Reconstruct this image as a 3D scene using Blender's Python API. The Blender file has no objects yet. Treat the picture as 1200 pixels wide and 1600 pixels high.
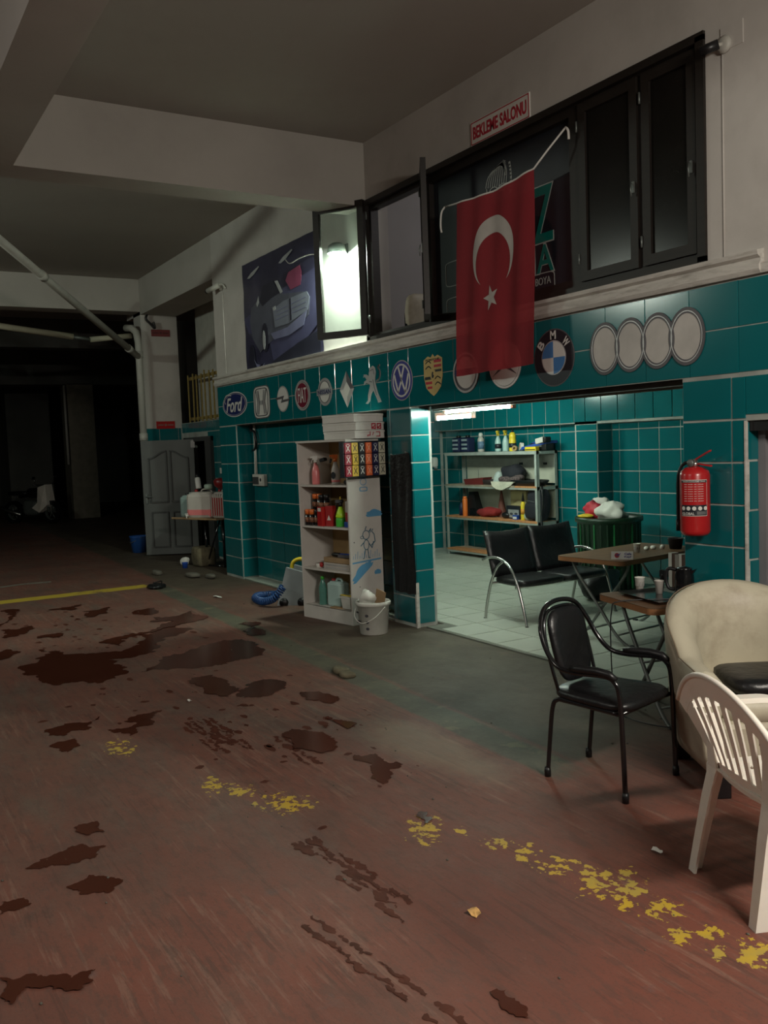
import bpy, bmesh, math, random
from math import pi, sin, cos, radians, sqrt, atan2
from mathutils import Vector, Matrix, noise as mnoise
random.seed(7)
SC = bpy.context.scene
COL = SC.collection

# ------------------------------------------------------------------ camera
cam = bpy.data.cameras.new('camera'); camo = bpy.data.objects.new('camera', cam); COL.objects.link(camo)
YAW, PITCH, ROLL, FPX = 0.538897, 0.0735087, -0.0385969, 1419.09
_f = Vector((-cos(YAW)*cos(PITCH), sin(YAW)*cos(PITCH), -sin(PITCH)))
_r = _f.cross(Vector((0, 0, 1))).normalized(); _u = _r.cross(_f)
_r2 = _r*cos(ROLL)+_u*sin(ROLL); _u2 = -_r*sin(ROLL)+_u*cos(ROLL)
camo.matrix_world = Matrix(((_r2.x, _u2.x, -_f.x, 0), (_r2.y, _u2.y, -_f.y, 0), (_r2.z, _u2.z, -_f.z, 1.7), (0, 0, 0, 1)))
cam.sensor_fit = 'VERTICAL'; cam.sensor_height = 32.0; cam.lens = FPX/1600*32.0
cam.clip_start = 0.05; cam.clip_end = 120
SC.camera = camo
# ------------------------------------------------------------------ world, lamps out of frame, exposure
w = bpy.data.worlds.new('world'); SC.world = w; w.use_nodes = True
w.node_tree.nodes['Background'].inputs[0].default_value = (0.75, 0.85, 1.0, 1)
w.node_tree.nodes['Background'].inputs[1].default_value = 0.012
SC.view_settings.view_transform = 'Standard'; SC.view_settings.look = 'None'
SC.view_settings.gamma = 1; SC.view_settings.use_curve_mapping = False
SC.view_settings.exposure = 0.0

def area(name, loc, target, sx, sy, power, color):
    l = bpy.data.lights.new(name, 'AREA'); l.shape = 'RECTANGLE'; l.size = sx; l.size_y = sy
    l.energy = power; l.color = color
    o = bpy.data.objects.new(name, l); COL.objects.link(o); o.location = loc
    o.rotation_euler = (Vector(target)-Vector(loc)).to_track_quat('-Z', 'Y').to_euler()
    return o
# ceiling tube of the bay the photographer stands in (right of and behind the camera)
area('hall_lamp_near', (0.5, 2.3, 3.2), (-2.6, 2.6, 0), 1.2, 0.12, 165, (1.0, 0.93, 0.82))
# lamp further left in the bay
area('hall_lamp_left', (-3.6, -3.2, 4.2), (-5.2, 1.0, 0), 1.4, 0.3, 55, (1.0, 0.93, 0.84))
# lamp of the next bay, out of the frame at the left
area('hall_lamp_bay', (-11.0, -2.6, 4.2), (-11.6, 3.6, 1.6), 1.2, 0.25, 78, (0.90, 1.0, 0.86))
# weak unseen fill added to brighten the upstairs waiting room wall
area('waiting_room_fill', (-6.0, 6.2, 4.4), (-8.2, 5.2, 3.2), 0.4, 0.4, 9, (1.0, 0.96, 0.95))
# second ceiling tube of the tiled room, above the lintel line
area('tiled_room_lamp', (-9.3, 6.5, 2.34), (-9.8, 7.6, 0.6), 1.0, 0.06, 32, (0.84, 1.0, 0.86))

# ------------------------------------------------------------------ materials
MATS = {}
def nodes_of(m):
    m.use_nodes = True; return m.node_tree.nodes, m.node_tree.links
def mat(name, col, rough=0.5, metal=0.0, var=0.12, scale=6.0, bump=0.0, bscale=None, dirt=0.0, dirtcol=(0.05, 0.04, 0.03), trans=0.0, emit=0.0, coat=0.0, alpha=1.0, stretch=(1, 1, 1), dscale=None, sss=0.0):
    if name in MATS: return MATS[name]
    m = bpy.data.materials.new(name); MATS[name] = m
    N, L = nodes_of(m); P = N['Principled BSDF']
    tc = N.new('ShaderNodeTexCoord'); mp = N.new('ShaderNodeMapping'); mp.inputs['Scale'].default_value = stretch
    L.new(tc.outputs['Object'], mp.inputs[0])
    nz = N.new('ShaderNodeTexNoise'); nz.inputs['Scale'].default_value = scale; nz.inputs['Detail'].default_value = 5
    L.new(mp.outputs[0], nz.inputs['Vector'])
    rp = N.new('ShaderNodeValToRGB'); L.new(nz.outputs['Fac'], rp.inputs[0])
    a = tuple(max(0, c*(1-var)) for c in col)+(1,); b = tuple(min(1, c*(1+var)) for c in col)+(1,)
    rp.color_ramp.elements[0].position = 0.3; rp.color_ramp.elements[0].color = a
    rp.color_ramp.elements[1].position = 0.7; rp.color_ramp.elements[1].color = b
    out = rp.outputs[0]
    if dirt > 0:
        n2 = N.new('ShaderNodeTexNoise'); n2.inputs['Scale'].default_value = dscale or scale*0.6; n2.inputs['Detail'].default_value = 8; n2.inputs['Roughness'].default_value = 0.65
        L.new(mp.outputs[0], n2.inputs['Vector'])
        r2 = N.new('ShaderNodeValToRGB'); r2.color_ramp.elements[0].position = 0.5; r2.color_ramp.elements[0].color = (0, 0, 0, 1)
        r2.color_ramp.elements[1].position = 0.72; r2.color_ramp.elements[1].color = (dirt, dirt, dirt, 1)
        L.new(n2.outputs['Fac'], r2.inputs[0])
        mx = N.new('ShaderNodeMix'); mx.data_type = 'RGBA'; L.new(r2.outputs[0], mx.inputs[0]); L.new(out, mx.inputs[6]); mx.inputs[7].default_value = dirtcol+(1,)
        out = mx.outputs[2]
    L.new(out, P.inputs['Base Color'])
    P.inputs['Roughness'].default_value = rough; P.inputs['Metallic'].default_value = metal
    P.inputs['Transmission Weight'].default_value = trans; P.inputs['Coat Weight'].default_value = coat
    P.inputs['Alpha'].default_value = alpha
    if sss: P.inputs['Subsurface Weight'].default_value = sss
    if emit: L.new(out, P.inputs['Emission Color']); P.inputs['Emission Strength'].default_value = emit
    if bump:
        n3 = N.new('ShaderNodeTexNoise'); n3.inputs['Scale'].default_value = bscale or scale*4; n3.inputs['Detail'].default_value = 4
        L.new(mp.outputs[0], n3.inputs['Vector'])
        bp = N.new('ShaderNodeBump'); bp.inputs['Strength'].default_value = bump; bp.inputs['Distance'].default_value = 0.02
        L.new(n3.outputs['Fac'], bp.inputs['Height']); L.new(bp.outputs[0], P.inputs['Normal'])
    return m

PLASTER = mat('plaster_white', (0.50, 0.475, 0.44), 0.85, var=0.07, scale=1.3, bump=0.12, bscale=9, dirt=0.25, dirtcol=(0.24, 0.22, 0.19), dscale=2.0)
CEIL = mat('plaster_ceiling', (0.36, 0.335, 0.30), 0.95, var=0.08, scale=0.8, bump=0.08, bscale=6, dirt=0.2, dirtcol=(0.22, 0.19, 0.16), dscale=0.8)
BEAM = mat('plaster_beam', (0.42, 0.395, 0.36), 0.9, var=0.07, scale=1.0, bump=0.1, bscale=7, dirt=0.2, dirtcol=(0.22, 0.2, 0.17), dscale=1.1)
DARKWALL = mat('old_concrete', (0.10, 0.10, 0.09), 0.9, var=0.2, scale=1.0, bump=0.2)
INNERWALL = mat('waiting_room_plaster', (0.42, 0.40, 0.39), 0.9, var=0.05, scale=2)
GROUT = mat('tile_grout', (0.34, 0.36, 0.33), 0.85, var=0.25, scale=5)
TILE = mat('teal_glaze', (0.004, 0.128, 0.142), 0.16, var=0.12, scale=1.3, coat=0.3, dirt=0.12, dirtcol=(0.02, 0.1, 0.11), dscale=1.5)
TILE_SHADE = mat('teal_glaze_shaded', (0.003, 0.105, 0.12), 0.2, var=0.12, scale=1.7, coat=0.3)  # darker copy of the teal glaze, shade of the dim faces put into its colour
FTILE = mat('floor_tile_glaze', (0.40, 0.43, 0.37), 0.42, var=0.14, scale=2.2, dirt=0.35, dirtcol=(0.22, 0.23, 0.19), dscale=3)
FGROUT = mat('floor_grout', (0.13, 0.14, 0.115), 0.9, var=0.2)
LEDGE = mat('ledge_paint', (0.50, 0.48, 0.44), 0.7, var=0.12, scale=4, dirt=0.6, dirtcol=(0.2, 0.18, 0.15), dscale=6, bump=0.2, stretch=(1, 3, 5))
WOODDK = mat('dark_stained_wood', (0.011, 0.0075, 0.0055), 0.5, var=0.3, scale=8, stretch=(1, 1, 6))
BLACKP = mat('black_plastic', (0.006, 0.006, 0.007), 0.4)
BLACKM = mat('black_enamel', (0.005, 0.005, 0.006), 0.2, var=0.2, coat=0.4)
BLACKV = mat('black_vinyl', (0.007, 0.007, 0.008), 0.38, var=0.3, scale=4, bump=0.25, bscale=20)
CHROME = mat('chrome_steel', (0.5, 0.5, 0.48), 0.22, 0.95, var=0.1)
STEEL = mat('grey_steel', (0.17, 0.19, 0.18), 0.45, 0.55, var=0.15, scale=9, dirt=0.3)
WHITEP = mat('white_plastic', (0.80, 0.74, 0.66), 0.38, var=0.04, scale=3, dirt=0.18, dirtcol=(0.4, 0.33, 0.25), dscale=7, sss=0.05)
OFFW = mat('off_white_plastic', (0.58, 0.57, 0.52), 0.45, var=0.07, dirt=0.2)
CREAM = mat('cream_leatherette', (0.50, 0.455, 0.345), 0.5, var=0.12, scale=2.2, bump=0.12, bscale=5, dirt=0.75, dirtcol=(0.27, 0.21, 0.15), dscale=2.6)
BOARD = mat('white_chipboard', (0.56, 0.53, 0.49), 0.55, var=0.05, dirt=0.2, dirtcol=(0.36, 0.33, 0.3))
MDF = mat('brown_hardboard', (0.42, 0.29, 0.13), 0.7, var=0.12, scale=3, stretch=(1, 1, 4))
RACKB = mat('cream_panel', (0.52, 0.52, 0.42), 0.6, var=0.06)
PLANKO = mat('orange_plank', (0.50, 0.22, 0.09), 0.6, var=0.2, scale=6, stretch=(6, 1, 1))
PLANKD = mat('pale_dusty_plank', (0.33, 0.27, 0.2), 0.7, var=0.3, scale=6)
TABLE = mat('walnut_laminate', (0.12, 0.062, 0.032), 0.5, var=0.25, scale=6, stretch=(8, 1, 1))
TABLE.node_tree.nodes['Principled BSDF'].inputs['Specular IOR Level'].default_value = .3
RACKM = mat('light_grey_steel_paint', (0.34, 0.37, 0.34), .5, 0.0, var=.12, scale=8, dirt=.3)
CARDW = mat('bright_white_card', (.85, .85, .82), .6, var=.03)
TEDGE = mat('walnut_edge', (0.28, 0.13, 0.055), 0.4, var=0.15)
RED = mat('red_enamel', (0.42, 0.012, 0.014), 0.3, var=0.08, coat=0.4)
REDP = mat('red_plastic', (0.35, 0.015, 0.015), 0.45)
REDPRINT = mat('red_print', (0.42, 0.02, 0.04), 0.5)
PAPER = mat('white_paper', (0.66, 0.65, 0.60), 0.7, var=0.06)
CARD = mat('white_cardboard', (0.62, 0.60, 0.56), 0.75, var=0.06, dirt=0.1)
BCARD = mat('brown_cardboard', (0.32, 0.21, 0.11), 0.85, var=0.12)
PINK = mat('pink_liquid', (0.70, 0.20, 0.20), 0.3, var=0.06)
REDLIQ = mat('red_liquid', (0.36, 0.05, 0.05), 0.3, var=0.08)
CANW = mat('cloudy_plastic', (0.48, 0.44, 0.40), 0.4, var=0.07)
CANG = mat('pale_green_plastic', (0.28, 0.38, 0.36), 0.35, var=0.08)
CANB = mat('pale_blue_plastic', (0.40, 0.55, 0.52), 0.35, var=0.08)
PET = mat('clear_green_plastic', (0.2, 0.5, 0.42), 0.1, trans=0.6)
ORANGE = mat('orange_plastic', (0.75, 0.17, 0.03), 0.4)
YELLOW = mat('yellow_plastic', (0.75, 0.55, 0.03), 0.4)
LIME = mat('lime_plastic', (0.42, 0.75, 0.02), 0.35)
GREEN = mat('green_plastic', (0.06, 0.45, 0.05), 0.35)
BLUE = mat('blue_plastic', (0.02, 0.07, 0.35), 0.4)
BLUEB = mat('blue_bucket_plastic', (0.02, 0.09, 0.32), 0.5)
NAVY = mat('navy_plastic', (0.012, 0.018, 0.06), 0.4)
SILVER = mat('silver_print', (0.42, 0.42, 0.42), 0.35, 0.3, var=0.18, scale=5)
SILVERD = mat('dark_silver_print', (0.085, 0.08, 0.088), 0.45, 0.0, var=0.2, scale=5)
SILVERW = mat('white_print', (0.62, 0.61, 0.58), 0.4, var=0.05)
NAVYP = mat('navy_print', (0.015, 0.025, 0.11), 0.35)
MAROON = mat('maroon_print', (0.16, 0.012, 0.03), 0.35)
BLACKPR = mat('black_print', (0.012, 0.014, 0.02), 0.45)
GOLD = mat('gold_print', (0.55, 0.42, 0.16), 0.4)
SKYP = mat('sky_blue_print', (0.06, 0.2, 0.45), 0.4)
VIOLET = mat('violet_blue_print', (0.05, 0.055, 0.25), 0.35)
DRAWB = mat('blue_drawing', (0.10, 0.30, 0.50), 0.6)
DRAWD = mat('slate_drawing', (0.04, 0.12, 0.18), 0.6)
DOORG = mat('grey_door_paint', (0.10, 0.105, 0.10), 0.5, var=0.12, scale=2, dirt=0.2)
FRAMEG = mat('grey_frame_paint', (0.20, 0.19, 0.20), 0.5, var=0.1)
PIPE = mat('painted_pipe', (0.40, 0.39, 0.35), 0.55, var=0.08)
SLAT = mat('yellow_wood_slat', (0.33, 0.24, 0.07), 0.7, var=0.2, stretch=(1, 1, 6))
CONC = mat('rough_concrete_block', (0.12, 0.10, 0.06), 0.95, var=0.3, scale=9, bump=0.8, bscale=14)
BLOCKW = mat('grey_rubble', (0.11, 0.10, 0.08), 0.9, var=0.2, bump=0.5)
CLOTHB = mat('black_cloth', (0.004, 0.004, 0.004), 0.95, var=0.4, scale=14, bump=0.5, bscale=30)
BINP = mat('dark_green_bin', (0.004, 0.025, 0.010), 0.4)
BINR = mat('green_bin_rib', (0.008, 0.11, 0.03), 0.4)
CHARC = mat('charcoal_fabric', (0.012, 0.012, 0.018), 0.85, bump=0.4, bscale=12)
GLASS = None
def glass(name, col=(0.9, 0.95, 0.93), rough=0.02, a=0.25):
    m = bpy.data.materials.new(name); N, L = nodes_of(m)
    P = N['Principled BSDF']; out = N['Material Output']
    tr = N.new('ShaderNodeBsdfTransparent'); tr.inputs[0].default_value = (*col, 1)
    gl = N.new('ShaderNodeBsdfGlossy'); gl.inputs['Roughness'].default_value = rough
    nz = N.new('ShaderNodeTexNoise'); nz.inputs['Scale'].default_value = 3
    df = N.new('ShaderNodeBsdfDiffuse'); df.inputs[0].default_value = (0.35, 0.38, 0.36, 1)
    fr = N.new('ShaderNodeFresnel'); fr.inputs[0].default_value = 1.45
    m1 = N.new('ShaderNodeMixShader'); m2 = N.new('ShaderNodeMixShader')
    mt = N.new('ShaderNodeMath'); mt.operation = 'MULTIPLY'; L.new(nz.outputs['Fac'], mt.inputs[0]); mt.inputs[1].default_value = a
    L.new(mt.outputs[0], m1.inputs[0]); L.new(tr.outputs[0], m1.inputs[1]); L.new(df.outputs[0], m1.inputs[2])
    L.new(fr.outputs[0], m2.inputs[0]); L.new(m1.outputs[0], m2.inputs[1]); L.new(gl.outputs[0], m2.inputs[2])
    L.new(m2.outputs[0], out.inputs[0]); N.remove(P)
    return m
GLASS = glass('window_glass', a=0.10)
GLASSD = glass('dusty_dark_glass', (0.5, 0.52, 0.5), 0.12, 0.03)
def emis(name, col, s):
    m = bpy.data.materials.new(name); N, L = nodes_of(m); P = N['Principled BSDF']
    P.inputs['Base Color'].default_value = (*col, 1); P.inputs['Emission Color'].default_value = (*col, 1); P.inputs['Emission Strength'].default_value = s
    return m

# ------------------------------------------------------------------ geometry helpers
class MB:
    def __init__(s, T=None): s.v = []; s.f = []; s.sm = []; s.T = T
    def add(s, vs, fs, smooth=False, T=None):
        o = len(s.v); Q = T or s.T
        for p in vs:
            p = Vector(p); s.v.append(Q @ p if Q is not None else p)
        for f in fs: s.f.append([o+i for i in f]); s.sm.append(smooth)
        return s
    def box(s, a, b, T=None, bev=0.0):
        x0, y0, z0 = a; x1, y1, z1 = b
        if bev <= 0:
            vs = [(x0, y0, z0), (x1, y0, z0), (x1, y1, z0), (x0, y1, z0), (x0, y0, z1), (x1, y0, z1), (x1, y1, z1), (x0, y1, z1)]
            fs = [(0, 3, 2, 1), (4, 5, 6, 7), (0, 1, 5, 4), (1, 2, 6, 5), (2, 3, 7, 6), (3, 0, 4, 7)]
            return s.add(vs, fs, False, T)
        bm = bmesh.new(); bmesh.ops.create_cube(bm, size=1)
        for v in bm.verts: v.co = Vector((x0+(v.co.x+.5)*(x1-x0), y0+(v.co.y+.5)*(y1-y0), z0+(v.co.z+.5)*(z1-z0)))
        bmesh.ops.bevel(bm, geom=bm.edges[:]+bm.verts[:], offset=bev, segments=2, affect='EDGES', profile=0.5)
        bm.verts.index_update()
        s.add([v.co.copy() for v in bm.verts], [[v.index for v in f.verts] for f in bm.faces], False, T); bm.free(); return s
    def tube(s, pts, r, n=8, T=None, closed=False, flat=1.0):
        pts = [Vector(p) for p in pts]; m = len(pts)
        rs = r if isinstance(r, (list, tuple)) else [r]*m
        vs = []; up = None
        for i, p in enumerate(pts):
            if closed: d = (pts[(i+1) % m]-pts[i-1])
            else: d = (pts[min(i+1, m-1)]-pts[max(i-1, 0)])
            d.normalize()
            if up is None:
                up = Vector((0, 0, 1)) if abs(d.z) < 0.9 else Vector((1, 0, 0))
            a = d.cross(up); a.normalize(); b = a.cross(d); b.normalize(); up = b
            for k in range(n):
                t = 2*pi*k/n; vs.append(p+a*cos(t)*rs[i]+b*sin(t)*rs[i]*flat)
        fs = []
        for i in range(m if closed else m-1):
            j = (i+1) % m
            for k in range(n): fs.append((i*n+k, i*n+(k+1) % n, j*n+(k+1) % n, j*n+k))
        if not closed: fs.append(tuple(range(n-1, -1, -1))); fs.append(tuple(range((m-1)*n, m*n)))
        return s.add(vs, fs, True, T)
    def lathe(s, prof, c=(0, 0, 0), n=20, sx=1.0, sy=1.0, T=None, smooth=True):
        vs = []; cx, cy, cz = c
        for r, z in prof:
            for k in range(n):
                t = 2*pi*k/n; vs.append((cx+r*cos(t)*sx, cy+r*sin(t)*sy, cz+z))
        fs = []
        for i in range(len(prof)-1):
            for k in range(n): fs.append((i*n+k, i*n+(k+1) % n, (i+1)*n+(k+1) % n, (i+1)*n+k))
        fs.append(tuple(range(n-1, -1, -1))); fs.append(tuple(range((len(prof)-1)*n, len(prof)*n)))
        return s.add(vs, fs, smooth, T)
    def blob(s, c, sz, p=2.5, n=18, m=10, T=None, rough=0.0, seed=0, fs=6.0):
        vs = []; e = 2.0/p
        def sp(v): return math.copysign(abs(v)**e, v)
        for i in range(m+1):
            ph = -pi/2+pi*i/m
            for k in range(n):
                th = 2*pi*k/n
                q = Vector((sp(cos(ph))*sp(cos(th))*sz[0]/2, sp(cos(ph))*sp(sin(th))*sz[1]/2, sp(sin(ph))*sz[2]/2))
                if rough: q *= 1+rough*mnoise.noise(q*fs+Vector((seed*3.1, seed, 0)))*1.6
                vs.append(q+Vector(c))
        fs_ = []
        for i in range(m):
            for k in range(n): fs_.append((i*n+k, i*n+(k+1) % n, (i+1)*n+(k+1) % n, (i+1)*n+k))
        return s.add(vs, fs_, True, T)
    def prism(s, poly, d, w0=0.0, T=None):       # 2D polygon in x/z plane facing -y, thickness d towards -y starting from w0
        n = len(poly)
        vs = [(x, -w0, z) for x, z in poly]+[(x, -w0-d, z) for x, z in poly]
        ar = sum(poly[i][0]*poly[(i+1) % n][1]-poly[(i+1) % n][0]*poly[i][1] for i in range(n))
        fr = list(range(n, 2*n)); bk = list(range(n-1, -1, -1))
        sd = [(i, (i+1) % n, (i+1) % n+n, i+n) for i in range(n)]
        if ar < 0: fr = fr[::-1]; bk = bk[::-1]; sd = [q[::-1] for q in sd]
        return s.add(vs, [fr, bk]+sd, False, T)
    def ring(s, c, ro, ri, d, w0=0.0, n=40, asp=1.0, a0=0, a1=2*pi, T=None, p=2.0):
        full = abs(a1-a0-2*pi) < 1e-6; m = n if full else n+1
        vs = []
        e = 2.0/p
        for k in range(m):
            t = a0+(a1-a0)*k/n
            ct = math.copysign(abs(cos(t))**e, cos(t)); st = math.copysign(abs(sin(t))**e, sin(t))
            for r, y in ((ro, -w0), (ro, -w0-d), (ri, -w0-d), (ri, -w0)):
                if isinstance(r, tuple): rx, rz = r
                else: rx, rz = r*asp, r
                vs.append((c[0]+rx*ct, y, c[1]+rz*st))
        fs = []
        for k in range(n):
            j = (k+1) % m
            for q in range(4): fs.append((k*4+q, k*4+(q+1) % 4, j*4+(q+1) % 4, j*4+q))
        return s.add(vs, fs, False, T)
    def stroke(s, pts, wd, d=0.002, w0=0.0, T=None):
        for i in range(len(pts)-1):
            a = Vector(pts[i]); b = Vector(pts[i+1]); t = (b-a)
            if t.length < 1e-6: continue
            t.normalize(); q = Vector((-t.y, t.x))*wd/2; e = t*wd*0.25
            s.prism([tuple(a-e-q), tuple(b+e-q), tuple(b+e+q), tuple(a-e+q)], d, w0, T)
        return s
    def mesh(s, name, m):
        me = bpy.data.meshes.new(name); me.from_pydata([tuple(v) for v in s.v], [], s.f)
        me.polygons.foreach_set('use_smooth', s.sm)
        if m: me.materials.append(m)
        me.update(); return me
    def build(s, name, m, parent=None, loc=None):
        o = bpy.data.objects.new(name, s.mesh(name, m)); COL.objects.link(o)
        if parent: o.parent = parent
        if loc: o.location = loc
        return o
def ell(cx, cz, rx, rz, n=36, p=2.0):
    e = 2.0/p
    return [(cx+rx*math.copysign(abs(cos(2*pi*k/n))**e, cos(2*pi*k/n)), cz+rz*math.copysign(abs(sin(2*pi*k/n))**e, sin(2*pi*k/n))) for k in range(n)]
def curve(pts, n=6):                              # Catmull-Rom through the points
    P = [Vector(p) for p in pts]; out = []
    for i in range(len(P)-1):
        a = P[max(i-1, 0)]; b = P[i]; c = P[i+1]; d = P[min(i+2, len(P)-1)]
        for k in range(n):
            t = k/n; out.append(0.5*((2*b)+(c-a)*t+(2*a-5*b+4*c-d)*t*t+(3*b-a-3*c+d)*t**3))
    out.append(P[-1]); return out
def tag(o, label=None, cat=None, group=None, kind=None):
    if label: o['label'] = label
    if cat: o['category'] = cat
    if group: o['group'] = group
    if kind: o['kind'] = kind
    return o
def thing(name, label, cat, loc=(0, 0, 0), rz=0.0, group=None):
    o = bpy.data.objects.new(name, None); COL.objects.link(o); o.location = loc; o.rotation_euler = (0, 0, rz)
    o.empty_display_size = 0.1
    return tag(o, label, cat, group)
def dup(root, loc, rz, label):
    def cp(o, par):
        c = o.copy(); COL.objects.link(c); c.parent = par
        for k in kids.get(o.name, []): cp(k, c)
        return c
    kids = {}
    for o in list(COL.objects):
        if o.parent: kids.setdefault(o.parent.name, []).append(o)
    r = cp(root, None); r.location = loc; r.rotation_euler = (0, 0, rz); r['label'] = label
    return r
_fc = [0]
def text(name, s, w, h, m, parent, loc, rot=(pi/2, 0, 0), depth=0.002, bold=0.0, shear=0.0, spacing=1.0):
    cu = bpy.data.curves.new('txt', 'FONT'); cu.body = s; cu.extrude = depth; cu.offset = bold; cu.shear = shear; cu.space_character = spacing
    cu.resolution_u = 3
    o = bpy.data.objects.new('txt', cu); COL.objects.link(o)
    me = bpy.data.meshes.new_from_object(o); bpy.data.objects.remove(o); bpy.data.curves.remove(cu)
    xs = [v.co.x for v in me.vertices]; ys = [v.co.y for v in me.vertices]
    x0, x1, y0, y1 = min(xs), max(xs), min(ys), max(ys)
    for v in me.vertices:
        v.co.x = (v.co.x-(x0+x1)/2)*w/(x1-x0); v.co.y = (v.co.y-(y0+y1)/2)*h/(y1-y0)
    me.materials.clear(); me.materials.append(m); me.name = name
    t = bpy.data.objects.new(name, me); COL.objects.link(t); t.parent = parent; t.location = loc; t.rotation_euler = rot
    return t
def struct(o): o['kind'] = 'structure'; return o

# ------------------------------------------------------------------ tiles, each one a part of its wall
TM = {}
def tile_mesh(w, h, m, name):
    k = (round(w, 2), round(h, 2), m.name)
    if k in TM: return TM[k]
    w, h = k[0], k[1]; c = 0.0025; t = 0.006
    vs = [(0, 0, 0), (w, 0, 0), (w, 0, h), (0, 0, h), (c, -t, c), (w-c, -t, c), (w-c, -t, h-c), (c, -t, h-c)]
    fs = [(4, 5, 6, 7), (0, 1, 5, 4), (1, 2, 6, 5), (2, 3, 7, 6), (3, 0, 4, 7)]
    me = MB().add(vs, fs).mesh(name, m); TM[k] = me; return me
def tiles(parent, org, rz, W, z0, z1, tw=0.33, th=0.25, u0=0.0, zoff=0.02, m=None, name='wall_tile', skip=None, gap=0.007):
    """tiles on a vertical face: origin org, running along rotation rz (local +x), facing local -y"""
    m = m or TILE
    c, s = cos(rz), sin(rz)
    rows = []; z = zoff
    while z < z1-0.02:
        a, b = max(z, z0), min(z+th, z1)
        if b-a > 0.03: rows.append((a, b))
        z += th
    cols = []; u = u0
    while u > 0: u -= tw
    while u < W-0.01:
        a, b = max(u, 0), min(u+tw, W)
        if b-a > 0.025: cols.append((a, b))
        u += tw
    for a, b in cols:
        for p, q in rows:
            if skip and skip((a+b)/2, (p+q)/2): continue
            o = bpy.data.objects.new(name, tile_mesh(b-a-gap, q-p-gap, m, name)); COL.objects.link(o)
            o.parent = parent
            uu = a+gap/2; o.location = (org[0]+c*uu+random.uniform(-.001, .001)+s*0, org[1]+s*uu, p+gap/2+random.uniform(-.001, .001))
            o.rotation_euler = (random.uniform(-.004, .004), 0, rz+random.uniform(-.004, .004))
# ================================================================== STRUCTURE
D = 4.5
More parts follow.
